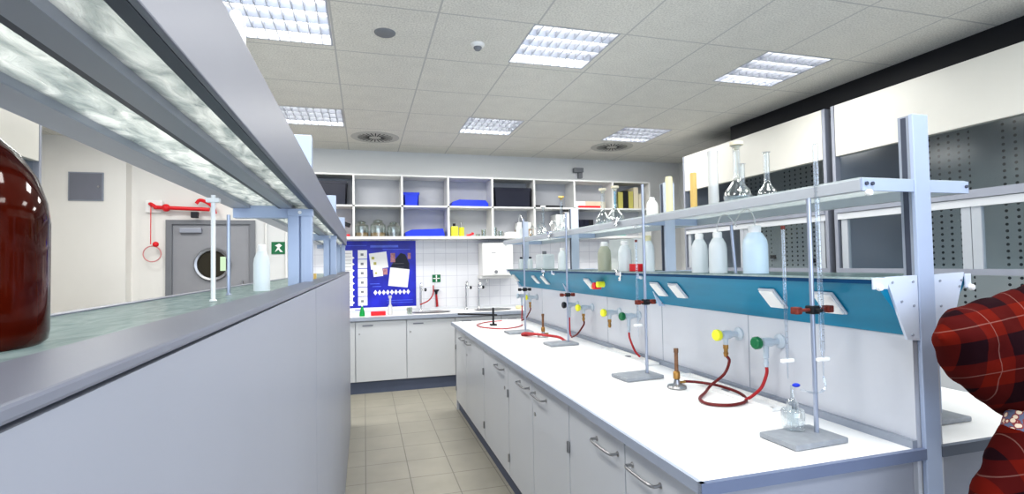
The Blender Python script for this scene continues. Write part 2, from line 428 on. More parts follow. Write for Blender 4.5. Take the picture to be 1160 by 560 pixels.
for i, (x, y, lb) in enumerate(spots):
    o = lum if i == 0 else dup(lum, (x, y, 3.0))
    o.location = (x, y, 3.0); o['label'] = lb
for i, (x, y) in enumerate([(s[0], s[1]) for s in spots]+[(-.49, 1.0), (1.35, 1.0), (3.12, 1.0), (-2.3, 1.0), (-2.3, 3.4), (-2.3, 5.4), (.4, -1.0), (2.5, -1.0)]):
    ld = bpy.data.lights.new('ceiling_lamp', 'AREA'); ld.shape = 'SQUARE'; ld.size = .56; ld.energy = 23; ld.color = (1, .985, .95)
    if i in (2, 8): ld.energy = 14
    if x < -2: ld.energy = 20
    lo = bpy.data.objects.new('ceiling_lamp', ld); C.objects.link(lo); lo.location = (x, y, 2.975)
    ld.cycles.use_multiple_importance_sampling = True

def diffuser(x, y, lb):
    t = thing('air_diffuser', lb, 'air diffuser', (x, y, 3.0), group='round ceiling air diffusers')
    MB().lathe([(0, -.004), (.27, -.004), (.275, 0), (.0, 0)], n=40).build('face_plate', 'diffplate', t)
    s = MB()
    for k in range(24):
        a = 2*PI*k/24; r = Matrix.Rotation(a, 3, 'Z')
        s.box(.07, .20, -.006, .006, -.006, -.0045, rot=r, piv=(0, 0, 0))
    s.build('swirl_slots', 'dark', t)
diffuser(.135, 6.2, 'left one of the two round slotted air diffusers in the ceiling')
diffuser(3.13, 6.1, 'right one of the two round slotted air diffusers in the ceiling')
tag(MB().lathe([(0, -.012), (.055, -.012), (.065, -.006), (.068, 0), (0, 0)], (.14, 3.376, 3.0), 32).build('loudspeaker_disc', 'grey', None, True), 'flat grey round disc set in the ceiling right of the nearest louvred light', 'ceiling speaker')
t = thing('smoke_detector', 'small white domed smoke detector with grey eye on the ceiling', 'smoke detector', (.756, 3.406, 3.0))
MB().lathe([(0, -.022), (.035, -.022), (.045, -.012), (.048, 0), (0, 0)], n=28).build('housing', 'white', t, True)
MB().lathe([(0, -.045), (.018, -.043), (.028, -.03), (.028, -.022), (0, -.022)], n=20).build('sensor', 'grey', t, True)

# ------------------------------------------------------------------ storage wall
SX = [-.705+.5845*i for i in range(9)]   # -.705 ... 3.97
t = thing('storage_shelf', 'long white wall-mounted storage shelf with two rows of open compartments', 'shelf', (0, 0, 0))
F0 = 6.6
MB().box(SX[0], SX[-1], Y1-.03, Y1-.002, 1.86, 2.62).build('back_panel', 'shelfback', t)
for z0, z1 in ((1.83, 1.862), (2.232, 2.252), (2.618, 2.638)):
    MB().box(SX[0]-.01, SX[-1]+.01, F0, Y1-.002, z0, z1).build('shelf_board', 'shelfw', t)
for x in SX: MB().box(x-.012, x+.012, F0, Y1-.002, 1.862, 2.618).build('divider', 'shelfw', t)
def pos(x, z): return (x, 6.70, z)
ZL, ZU = 1.863, 2.253
def crate(name, x0, x1, z0, h, m, lb, cat, y0=6.64, y1=6.88, lip=.012):
    t = thing(name, lb, cat, ((x0+x1)/2, (y0+y1)/2, z0)); w = (x1-x0)/2; dd = (y1-y0)/2
    a = MB().box(-w+.008, w-.008, -dd+.008, dd-.008, 0, .008).prism([(-w, h), (-w+.01, 0), (-w+.02, 0), (-w+.012, h)], 'y', -dd, dd).prism([(w, h), (w-.01, 0), (w-.02, 0), (w-.012, h)], 'y', -dd, dd)
    a.box(-w+.006, w-.006, -dd, -dd+.01, .004, h).box(-w+.006, w-.006, dd-.01, dd, .004, h)
    a.build('crate_body', m, t)
    MB().box(-w-.004, w+.004, -dd-.005, -dd+.012, h-.03, h).box(-w-.004, w+.004, dd-.012, dd+.005, h-.03, h).box(-w-.004, -w+.012, -dd, dd, h-.03, h).box(w-.012, w+.004, -dd, dd, h-.03, h).build('rim', m, t)
    return t
crate('storage_crate', -.66, -.20, ZU, .29, 'navy', 'dark navy crate in the upper left compartment, half hidden by the shelf rack', 'crate')
crate('storage_crate', .485, .68, ZU, .17, 'blue', 'small bright blue crate in the left corner of an upper compartment', 'crate')
crate('storage_crate', 1.67, 2.18, ZU, .26, 'navy', 'large dark navy crate filling the middle upper compartment', 'crate')
tag(MB().prism([(1.085, 0), (1.11, .06), (1.2, .09), (1.55, .085), (1.585, .04), (1.585, 0)], 'y', 6.64, 6.88).build('plastic_tray', 'blue', None, loc=(0, 0, ZU)), 'flat bright blue tray lying in the upper compartment left of the large navy crate', 'tray')
tag(MB().prism([(.50, 0), (.50, .05), (.58, .085), (.98, .10), (1.0, .03), (1.0, 0)], 'y', 6.64, 6.88).build('plastic_tray', 'blue', None, loc=(0, 0, ZL)), 'wide blue tray lying in the lower compartment right of the brown-filled glass jars', 'tray')
def jar(x, y, z, r, h, lb, fill='wood', fh=.05, grp='glass jars in the lower compartment'):
    t = thing('glass_jar', lb, 'jar', (x, y, z), group=grp)
    MB().lathe([(0, 0), (r, 0), (r*1.02, h*.3), (r, h*.68), (r*.6, h*.85), (r*.6, h*.92)], n=20).build('jar_body', 'jar', t, True)
    MB().lathe([(0, .004), (r*.93, .004), (r*.93, fh), (0, fh)], n=20).build('contents', fill, t, True)
    MB().lathe([(0, h*.86), (r*.55, h*.86), (r*.7, h*.92), (r*.3, h), (0, h*1.02)], n=20).build('lid', 'jar', t, True)
jar(-.03, 6.72, ZL, .085, .20, 'leftmost of the three wide glass jars with brown contents')
jar(.17, 6.72, ZL, .095, .215, 'middle and largest of the three wide glass jars, with orange-brown base')
jar(.36, 6.72, ZL, .080, .19, 'rightmost of the three wide glass jars, with grey-green contents', 'grey')
t = thing('balance_instrument', 'dark metal apparatus with tilted head in the lower left compartment', 'instrument', (-.26, 6.74, ZL))
MB().box(-.09, .09, -.08, .08, 0, .03, .004).build('base', 'red', t)
MB().cyl((0, 0, .03), (0, 0, .17), .022).build('column', 'brass', t, True)
MB().box(-.12, .10, -.03, .03, .15, .20, .006, Matrix.Rotation(.35, 3, 'Y'), (0, 0, .17)).build('head', 'dark', t)
t = thing('small_container', 'short yellow container with dark cap in the lower compartment above the first sink', 'container', (1.12, 6.70, ZL))
MB().box(-.03, .06, -.05, .05, 0, .13, .01).build('container_body', 'yellow', t); MB().cyl((.015, 0, .13), (.015, 0, .17), .018).build('cap', 'dark', t, True)
t = thing('small_container', 'yellow canister with white label right of the short yellow container', 'container', (1.235, 6.72, ZL))
MB().cyl((0, 0, 0), (0, 0, .12), .035).build('container_body', 'yellow', t, True); MB().cyl((0, 0, .12), (0, 0, .19), .012).build('nozzle', 'steel', t, True)
tag(MB().tube([(1.29, 6.66, ZL+.012), (1.34, 6.66, ZL+.02), (1.38, 6.67, ZL+.035), (1.36, 6.68, ZL+.04)], .014).build('red_cloth', 'red', None, True), 'small red crumpled item lying beside the yellow canister', 'cloth')
for i, (x, h) in enumerate([(1.45, .03), (1.53, .09), (1.68, .12), (1.76, .07), (1.84, .05)]):
    lb = ['low clear glass dish beside the red item', 'small clear beaker near the divider above the boiler', 'clear beaker left of the boiler-side divider', 'short clear beaker in the compartment above the boiler', 'low white beaker in the compartment above the boiler'][i]
    tag(MB().lathe([(0, 0), (.03, 0), (.032, h), (.029, h), (.027, .004), (0, .004)], n=18).build('glass_beaker', 'jar' if i < 4 else 'white', None, True, (x, 6.70, ZL)), lb, 'beaker')
for i, (x0, x1, z, hh, mm, lb) in enumerate([
    (1.86, 2.0, ZL, .06, 'white', 'low white cardboard box in the compartment above the boiler'),
    (2.02, 2.19, ZL, .10, 'wood', 'brown open carton, lower of the two stacked by the divider'),
    (2.02, 2.19, ZL+.101, .09, 'white', 'white carton stacked on the brown carton'),
    (2.24, 2.66, ZU, .035, 'dark', 'flat dark case lying in the upper compartment'),
    (2.55, 2.68, ZL, .30, 'white', 'tall white file box in the lower compartment left of the navy binders'),
    (2.68, 2.77, ZL, .34, 'shelfw', 'tallest white file box against the divider left of the navy binders'),
    (2.82, 3.0, ZU, .10, 'white', 'white box standing in the upper right compartment left of the flask necks'),
    (3.0, 3.30, ZU, .10, 'cream', 'cream box in the upper compartment behind the flask necks'),
    (2.88, 3.20, ZU, .03, 'red', 'flat red folder in front of the cream box'),
]):
    y0 = 6.62 if 'red folder' in lb else 6.68
    if mm == 'red': y0, y1 = 6.62, 6.67
    else: y1 = 6.90
    tag(MB().box(x0, x1, y0, y1, z, z+hh, .003).build('storage_box', mm), lb, 'box')
for i in range(4):
    x = 2.80+.072*i+.02
    tag(MB().box(x, x+.068, 6.66, 6.90, ZL, ZL+.23, .003).build('ring_binder', 'navy' if i < 3 else 'black'),
        ['first navy binder from the left in the lower right compartment', 'second navy binder from the left in the lower right compartment', 'third navy binder from the left, beside the black one', 'black binder right of the navy binders'][i], 'binder', 'binders in the lower right compartment')
tag(MB().box(3.42, 3.46, 6.66, 6.9, ZU, ZU+.25, .002).build('ring_binder', mat('light_blue_card', (.12, .38, .55), .5)), 'light blue folder at the left of the yellow files in the top right compartment', 'binder')
for i in range(5):
    x = 3.50+.082*i
    tag(MB().box(x, x+.074, 6.66, 6.9, ZU, ZU+[.24, .26, .25, .31, .22][i], .002).build('file_box', ['yellowbox', 'dark', 'yellowbox', 'cream', 'cream'][i]),
        ['olive file right beside the light blue folder', 'dark file between two olive files', 'olive file right of the dark file', 'tallest pale yellow file in the top right compartment', 'rightmost short pale file in the top right compartment'][i], 'file', 'files in the top right compartment')
tag(MB().box(3.42, 3.62, 6.68, 6.88, ZL, ZL+.14, .01).build('plastic_tub', mat('mint_plastic', (.25, .55, .50), .5)), 'mint green tub in the lower right compartment behind the flasks', 'tub')
tag(MB().box(3.0, 3.06, Y1-.05, Y1, 2.72, 2.85).box(2.92, 3.06, Y1-.09, Y1-.02, 2.80, 2.86).build('wall_bracket', 'grey'), 'small grey bracket fixed to the wall above the storage shelf', 'bracket')

# poster on the tiled wall
t = thing('wall_poster', 'blue laboratory safety poster with white charts, on the tiles under the shelf', 'poster', (-.27, Y1-.014, .96))
blue = mat('poster_blue', (.015, .02, .42), .35, amt=.35, scale=4); lb2 = mat('poster_light_blue', (.10, .16, .75), .35, amt=.2)
MB().box(0, .925, -.004, 0, 0, .86).build('sheet', blue, t)
MB().box(0, .925, -.005, 0, -.10, 0).build('lower_white_strip', 'white', t)
w = MB().box(.0, .125, -.006, -.003, .03, .74); [w.prism([(.125, .05+.082*k), (.15, .07+.082*k), (.125, .09+.082*k)], 'y', -.006, -.003) for k in range(8)]
w.build('table_column', 'white', t)
w = MB(); [w.box(.19, .305, -.006, -.003, .03+.12*k, .142+.12*k) for k in range(6)]; w.build('chart_column', 'white', t)
w = MB()
for k in range(16): w.box(.01, .11, -.0065, -.006, .055+.043*k, .059+.043*k)
for k in range(6): w.box(.225, .26, -.0065, -.006, .07+.12*k, .10+.12*k)
for k in range(5): w.box(.60, .77, -.0075, -.006, .36+.05*k, .363+.05*k)
w.build('printed_lines', 'grey', t)
w = MB().box(.34, .56, -.0075, -.004, .50, .71, 0, Matrix.Rotation(-.12, 3, 'Y'), (.45, 0, .6)).box(.38, .50, -.007, -.004, .40, .50, 0, Matrix.Rotation(-.1, 3, 'Y'), (.45, 0, .45)).box(.58, .83, -.0078, -.004, .26, .50, 0, Matrix.Rotation(.12, 3, 'Y'), (.7, 0, .38)); w.build('pictured_cards', 'white', t)
w = MB().box(.36, .395, -.0085, -.007, .62, .655).box(.385, .42, -.0085, -.007, .55, .585).box(.40, .43, -.0085, -.007, .43, .455); w.split('pictograms', 'yellowbox', t)
w = MB().box(.50, .56, -.0072, -.004, .42, .50).box(.60, .66, -.0065, -.004, .58, .70).box(.82, .86, -.0065, -.004, .62, .70); MB().prism([(.60, .52), (.84, .47), (.84, .56), (.79, .68), (.73, .70), (.66, .62)], 'y', -.0062, -.003).build('pictured_figure', 'navy', t)
w.build('pictured_hands', mat('poster_pink', (.45, .22, .25), .5, amt=.4, scale=30), t)
w = MB()
for k in range(9): w.prism([(.38+.052*k, .19), (.405+.052*k, .225), (.43+.052*k, .19), (.405+.052*k, .155)], 'y', -.0065, -.003)
w.build('diamond_symbols', 'white', t)
w = MB().box(.345, .70, -.006, -.003, .775, .805).box(.34, .46, -.006, -.003, .30, .308).box(.37, .48, -.006, -.003, .265, .273).box(.5, .85, -.006, -.003, .745, .753).box(.02, .30, -.006, -.003, .80, .806).box(.55, .88, -.006, -.003, .08, .086).box(.55, .88, -.006, -.003, .05, .056)
w.build('printed_text_bars', lb2, t)
MB().box(.0, .925, -.0062, -.004, -.055, -.045).box(.15, .25, -.0062, -.004, -.03, -.022).build('blue_rule', blue, t)

# water heater
t = thing('water_heater', 'white box-shaped water heater mounted on the tiled wall above the sinks', 'water heater', (1.71, 6.93, 1.30))
MB().box(-.21, .21, -.27, 0, .04, .48, .012).build('casing', 'white', t)
MB().box(-.225, .225, -.20, 0, 0, .04, .005).build('bottom_tray', 'shelfw', t)
MB().cyl((-.03, -.27, .09), (-.03, -.29, .09), .022).build('dial', 'grey', t, True)
MB().box(-.09, -.03, -.272, -.268, .34, .348).build('nameplate', 'grey', t)
MB().tube([(-.12, -.12, 0), (-.12, -.12, -.05), (-.12, -.06, -.08), (-.12, -.02, -.12)], .01).build('pipe', 'chrome', t, True)
t = thing('emergency_shower_sign', 'small green sign with white cross symbol on the tiles between the taps', 'sign', (.925, Y1-.014, 1.315))
MB().box(-.055, .055, -.004, 0, -.05, .05).build('sign_plate', 'green', t)
MB().box(-.008, .008, -.006, -.003, -.045, .045).box(-.045, .045, -.006, -.003, -.006, .006).build('white_symbol', 'white', t)
t = thing('eye_shower', 'hand-held eye shower with black head and red handle hanging on the tiles', 'eye shower', (.93, Y1-.03, .94))
MB().cyl((0, 0, 0), (-.012, 0, .17), .016, .013).build('handle', 'hosered', t, True)
MB().lathe([(.014, 0), (.018, .03), (.04, .05), (.04, .062), (0, .064)], (-.012, -.005, .165), 20).build('shower_head', 'black', t, True)

# back counter with cabinets
t = thing('back_worktop', 'long grey-edged worktop running along the tiled wall under the shelf', 'worktop', (0, 0, 0))
MB().box(-.72, 4.0, 6.31, Y1-.013, .872, .895).build('worktop_slab', 'counter', t)
MB().box(-.72, 4.0, 6.30, 6.315, .855, .897).build('front_edge', 'edge', t)
MB().box(-.72, 4.0, Y1-.04, Y1-.012, .895, .93).build('upstand', 'cab', t)
for x in (.82, 1.62):
    s = MB().lathe([(.155, 0), (.17, .006), (.165, .008), (.15, .003), (.14, -.003), (0, -.003)], (0, 0, 0), 32); 
    bmesh.ops.scale(s.bm, vec=(1.45, .75, 1), verts=s.bm.verts)
    o = s.build('sink_basin', 'steel', t, True, (x, 6.62, .897))
MB().box(-.72, 4.0, 6.36, 6.40, 0, .14).build('plinth', 'plinth', t)
def back_cab(i):
    x0 = -.695+.5875*i; x1 = x0+.5875
    labs = {0: 'white base cabinet at the left end of the back worktop, mostly behind the bench wall', 1: 'white base cabinet under the poster, first full door from the left', 2: 'white base cabinet under the first sink, second full door from the left',
            3: 'white base cabinet behind the far end of the island bench', 4: 'white base cabinet under the water heater, hidden behind the island', 5: 'white base cabinet right of the island, along the back wall', 6: 'white base cabinet last at the right of the back worktop', 7: 'white base cabinet in the right corner'}
    t = thing('base_cabinet', labs[i], 'cabinet', (x0, 6.33, 0), group='base cabinets along the back wall')
    MB().box(.0, .5875, .02, .55, .14, .855).build('carcass', 'cab', t)
    dr = MB().box(.004, .5835, 0, .02, .145, .845, .002).build('cabinet_door', 'cab', t)
    MB().box(.08, .20, -.006, 0, .79, .802).build('grip_recess', 'railpaint', dr)
    MB().cyl((.045, -.006, .70), (.045, 0, .70), .010).build('lock', 'steel', dr, True)
for i in range(5): back_cab(i)
# things on the back counter
t = thing('conical_bottle', 'small green conical bottle with pale cap in front of the poster', 'bottle', (-.03, 6.5, .896))
MB().lathe([(0, 0), (.033, 0), (.030, .04), (.014, .10), (.011, .115), (0, .115)], n=20).build('bottle_body', 'greenbright', t, True)
MB().cyl((0, 0, .115), (0, 0, .155), .008).build('cap', 'white', t, True)
tag(MB().box(.07, .245, 6.47, 6.53, .896, .945, .008).build('plastic_dish', 'red'), 'bright red rectangular dish on the back worktop', 'dish')
t = thing('washing_up_bottle', 'tall clear bottle right of the red dish below the poster', 'bottle', (.30, 6.52, .896))
MB().lathe([(0, 0), (.028, 0), (.028, .10), (.012, .13), (.012, .20), (.022, .202), (.022, .235), (0, .235)], n=20).build('bottle_body', 'cyl', t, True)
tag(MB().lathe([(0, 0), (.035, 0), (.037, .08), (.033, .08), (.031, .006), (0, .006)], n=20).build('glass_beaker', 'jar', None, True, (.53, 6.5, .896)), 'clear beaker with pale yellow liquid left of the first sink', 'beaker')
tag(MB().lathe([(0, 0), (.03, 0), (.045, .03), (.03, .045), (0, .04)], n=20).build('sponge_dish', 'yellowlt', None, True, (1.95, 6.55, .896)), 'small pale yellow dish on the worktop below the water heater', 'dish')
def pillar_tap(x, y, h, lb, k2=False):
    t = thing('pillar_tap', lb, 'tap', (x, y, .896))
    MB().cyl((0, 0, 0), (0, 0, h), .013).lathe([(.025, 0), (.022, .02), (.013, .03)], n=16).tube([(0, 0, h-.01), (0, -.03, h+.03), (0, -.09, h+.03), (0, -.11, h-.02)], .010).build('spout', 'chrome' if not k2 else 'tap', t, True)
    MB().cyl((.0, -.01, h-.05), (.05, -.02, h-.05), .009).build('valve_stem', 'chrome', t, True)
    MB().lathe([(0, 0), (.018, 0), (.022, .012), (.018, .026), (0, .026)], (.045, -.02, h-.05), 14, (1, 0, 0)).build('knob', 'black', t, True)
pillar_tap(.70, 6.78, .33, 'tall slim tap with black knob beside the poster')
pillar_tap(1.30, 6.80, .34, 'pillar tap with black knob at the left of the second sink')
pillar_tap(1.47, 6.80, .34, 'pillar tap with black knob at the right of the second sink, below the heater')
tag(MB().tube([(.86, 6.75, 1.23), (.85, 6.72, 1.12), (.79, 6.70, 1.04), (.68, 6.70, .99)], .008).build('rubber_hose', 'hosered', None, True), 'thin red hose curving between the slim tap and the eye shower', 'hose')

# ------------------------------------------------------------------ emergency shower & pier box & sign at left back
t = thing('emergency_shower', 'red emergency shower pipe with pull chain and ring beside the grey door', 'emergency shower', (0, 6.88, 0))
MB().box(-2.44, -2.26, .02, .07, 2.16, 2.31, .02).build('wall_box', 'white', t)
MB().cyl((-2.33, -.02, 2.22), (-1.76, -.02, 2.20), .022).build('pipe', 'red', t, True)
MB().tube([(-2.38, 0, 2.26), (-2.35, -.03, 2.25), (-2.30, -.03, 2.21)], .02).build('elbow', 'red', t, True)
MB().sph((-2.21, -.02, 2.215), .045).build('ball_valve', 'red', t, True)
MB().tube([(-1.90, -.02, 2.27), (-1.86, -.02, 2.31), (-1.78, -.02, 2.28), (-1.72, -.02, 2.22), (-1.70, -.02, 2.15)], .02).build('lever', 'red', t, True)
MB().box(-1.95, -1.88, -.05, .01, 2.10, 2.17, .004).build('weight', 'black', t)
MB().cyl((-2.36, -.03, 1.79), (-2.36, -.03, 2.25), .005, n=6).build('pull_chain', 'red', t, True)
MB().sph((-2.31, -.03, 1.79), .032, n=10).build('chain_tag', 'red', t, True)
r = MB(); r.tube([(-2.345+.09*math.cos(a), -.03, 1.68+.09*math.sin(a)) for a in [2*PI*k/24 for k in range(25)]], .007, smooth=False); r.build('pull_ring', mat('ring_pink', (.60, .28, .28), .4), t, True)
t = thing('service_hatch', 'square grey metal service hatch on the left pier wall', 'hatch', (-2.965, 6.8, 2.436))
MB().box(-.165, .165, -.012, 0, -.16, .16).build('hatch_frame', 'trim', t)
MB().box(-.152, .152, -.018, -.012, -.147, .147, .002).build('hatch_door', 'railpaint', t)
MB().cyl((.12, -.026, 0), (.12, -.018, 0), .010).build('lock', 'steel', t, True)
t = thing('exit_sign', 'green safety sign with white symbol on the wall right of the grey door', 'sign', (-1.01, Y1, 1.74))
MB().box(-.09, .09, -.01, 0, -.075, .075).build('sign_plate', 'green', t)
MB().prism([(-.05, -.05), (-.02, .01), (-.05, .03), (0, .055), (.03, .03), (.0, .0), (.04, -.05), (.01, -.05), (-.01, -.02)], 'y', -.014, -.009).build('running_symbol', 'white', t)
t = thing('wall_pipes', 'pair of thin white vertical pipes on the wall right of the green safety sign', 'pipes', (0, Y1-.02, 0))
for x in (-1.16, -.93): MB().cyl((x, 0, 0), (x, 0, 2.4), .014).build('pipe', 'shelfw', t, True)

# ------------------------------------------------------------------ fume cupboards
def fume(name_lb, x, y0, y1, s, rods=True):
    """s=+1: cupboard body extends to +x from face plane x"""
    t = thing('fume_cupboard', name_lb, 'fume cupboard', (x, y0, 0), group='fume cupboards along the side walls'); Ln = y1-y0
    def bx(a0, a1, b0, b1, c0, c1, bev=0): return MB().box(min(s*a0, s*a1), max(s*a0, s*a1), b0, b1, c0, c1, bev)
    bx(0, .06, .035, Ln-.035, 2.344, 2.775, .004).build('upper_fascia', mat('fume_white', (.66, .65, .60), .4, amt=.01) if 'fume_white' not in bpy.data.materials else bpy.data.materials['fume_white'], t)
    bx(.06, .85, .0, Ln, 2.70, 2.775).build('top', 'dark', t)
    bx(.80, .84, .03, Ln-.03, .92, 2.70).build('perforated_back', 'perf', t)
    for a in (0, Ln-.03): bx(0, .84, a, a+.03, 0, 2.775).build('side_post', 'alu', t)
    bx(0, .05, .03, Ln-.03, 1.815, 1.865).build('sash_rail', 'cab', t); bx(-.01, .02, .03, Ln-.03, 1.87, 1.925).build('sash_rail', 'alu', t)
    bx(0, .05, .03, Ln-.03, 1.37, 1.41).build('sash_rail', 'alu', t)
    h = Ln/2
    sf = bx(.01, .04, .05, .11, 1.41, 1.815); 
    for a in (h-.05, h+.01, Ln-.11): sf.box(min(s*.01, s*.04), max(s*.01, s*.04), a, a+.055, 1.41, 1.815)
    sf.split('sash_frame', 'shelfrail', t)
    bx(.02, .026, .05, Ln-.05, 1.41, 1.82).build('sash_glass', 'pane', t)
    bx(.03, .036, .05, Ln-.05, 1.92, 2.344).build('upper_glass', mat('smoked_pane', (.2, .2, .2), .1) and 'pane', t)
    bx(0, .82, .03, Ln-.03, .88, .92).build('work_surface', 'counter', t)
    bx(.0, .04, .03, Ln-.03, .92, 1.0).build('front_sill', 'alu', t)
    bx(.02, .82, .03, Ln-.03, .1, .88).build('base_carcass', 'cab', t)
    for k in range(3):
        a = .05+k*(Ln-.1)/3; dr = bx(0, .02, a+.005, a+(Ln-.1)/3-.005, .12, .84, .002).build('cabinet_door', 'cab', t)
        MB().tube([(-s*.0, a+.2, .78), (-s*.03, a+.2, .78), (-s*.03, a+.36, .78), (0, a+.36, .78)], .006, smooth=False).build('handle', 'steel', dr, True)
    for (yy, zz) in ((.35, 1.98), (.9, 1.98), (.35, 1.55), (.9, 1.45), (1.45, 1.5)):
        bx(.76, .80, yy, yy+.05, zz, zz+.04).build('socket', 'dark', t)
    if rods: MB().cyl((s*.70, .55, .95), (s*.70, .55, 1.68), .012).build('rod', 'alu', t, True)
    return t
fume('right-hand fume cupboard at the far end of the side wall, with white upper fascia', 3.8, 3.48, 5.53, 1)
fume('right-hand fume cupboard behind the end post, with perforated grey rear panel', 3.8, 1.39, 3.42, 1)
fume('left-hand fume cupboard beyond the shelf rack, glimpsed behind the amber bottle', -2.39, 2.78, 4.81, -1)

# ------------------------------------------------------------------ the island bench
YB0, YB1 = 1.21, 5.36
t = thing('island_worktop', 'white worktop of the island bench on the aisle side, with grey edges', 'worktop', (0, 0, 0))
MB().box(.872, 1.655, YB0+.012, YB1, .872, .9).build('worktop_slab', 'counter', t)
MB().box(.86, .874, YB0, YB1, .868, .901).build('front_edge', 'edge', t)
MB().box(.86, 1.672, YB0-.002, YB0+.014, .868, .901).build('end_edge', mat('end_edge_blue_grey', (.15, .18, .27), .4), t)
MB().box(1.635, 1.655, YB0+.014, YB1, .9, .925).build('upstand', 'trim', t)
t = thing('island_worktop', 'white worktop on the far side of the island, between end post and plaid sleeve', 'worktop', (0, 0, 0))
MB().box(1.765, 2.53, YB0+.014, YB1, .872, .9).build('worktop_slab', 'counter', t)
MB().box(1.738, 2.54, YB0-.002, YB0+.014, .868, .901).build('end_edge', mat('end_edge_dark', (.12, .14, .18), .4), t)
tag(MB().box(.935, 1.665, YB0+.03, YB0+.045, .0, .867).build('end_panel', 'lpanel'), 'grey end panel under the near end of the island worktop, left of the post', 'panel')
tag(MB().box(1.745, 2.48, YB0+.03, YB0+.045, .0, .867).build('end_panel', 'lpanel'), 'grey end panel under the worktop right of the tall post, beside the plaid sleeve', 'panel')
t = thing('service_spine', 'white vertical service panel rising from the middle of the island worktop', 'panel', (0, 0, 0))
MB().box(1.655, 1.765, YB0+.016, YB1, .0, 1.25).build('spine_panel', 'panel', t)
for y in (1.95, 2.65, 3.35, 4.05, 4.75): MB().box(1.6535, 1.656, y-.0015, y+.0015, .925, 1.25).build('panel_joint', 'trim', t)
tag(MB().box(.93, .96, YB0+.05, YB1-.02, 0, .095).build('plinth', 'plinth'), 'dark blue-grey plinth along the foot of the island cabinets', 'plinth')
tag(MB().box(.905, 1.6, YB1-.025, YB1-.01, 0.0, .867).build('end_panel', 'cab'), 'white end panel closing the far end of the island bench', 'panel')
tag(MB().box(.905, .92, YB0+.05, YB1-.03, .848, .867).build('apron', 'cab'), 'narrow white apron strip between island worktop and cabinet doors', 'apron')
# cup sinks in the rear of the worktop
def cupsink(y, lb, hl=.28):
    t = thing('cup_sink', lb, 'sink', (1.580, y, .9))
    s = MB(); s.box(-.045, .045, -hl, hl, 0.0005, .003)
    for a in ((-.047, -.037, -hl-.002, hl+.002), (.037, .047, -hl-.002, hl+.002), (-.046, .046, -hl-.001, -hl+.01), (-.046, .046, hl-.01, hl+.001)): s.box(*a, 0.001, .014)
    s.build('raised_rim', 'white', t); MB().cyl((0, 0, .003), (0, 0, .007), .02).build('drain', 'grey', t, True)
cupsink(2.02, 'narrow white trough sink set along the worktop behind the nearest ring stand', .33)
cupsink(2.93, 'narrow white trough sink set along the worktop behind the second ring stand')

# island cabinets
def handle_mb(yc, z=.78):
    return MB().tube([(0, yc-.09, z), (-.03, yc-.085, z), (-.035, yc, z), (-.03, yc+.085, z), (0, yc+.09, z)], .0055, sub=4).cyl((-.002, yc-.09, z), (.0, yc-.09, z), .010).cyl((-.002, yc+.09, z), (.0, yc+.09, z), .010)
def island_cab(y0, split, y1, lb, single=None):
    t = thing('base_cabinet', lb, 'cabinet', (.905, y0, 0), group='base cabinets of the island bench')
    MB().box(.02, .66, 0.003, y1-y0-.003, .10, .846).build('carcass', 'cab', t)
    lead = [(0, split-y0, split-y0-.145), (split-y0, y1-y0, split-y0+.145)] if split else [(0, y1-y0, single-y0)]
    for k, (a, b, hy) in enumerate(lead):
        dr = MB().box(0, .02, a+.004, b-.004, .105, .838, .0015).build('cabinet_door', 'cab', t)
        handle_mb(hy).build('handle', 'steel', dr, True)
        if k == 0: MB().cyl((-.004, hy-(.1 if not split else -.1), .66), (0, hy-(.1 if not split else -.1), .66), .011).build('lock', 'steel', dr, True)
        hh = MB(); yh = a+.004 if k == 0 and split else b-.004
        for z in (.2, .62): hh.cyl((-.006, yh, z), (-.006, yh, z+.05), .006)
        hh.split('hinge', 'steel', dr, True)
island_cab(1.26, 1.72, 2.257, 'double-door white cabinet at the near end of the island bench')
island_cab(2.257, 2.80, 3.31, 'double-door white cabinet, second from the near end of the island')
island_cab(3.31, None, 4.04, 'single-door white cabinet in the middle of the island bench', 3.50)
island_cab(4.04, 4.78, 5.33, 'double-door white cabinet at the far end of the island bench')

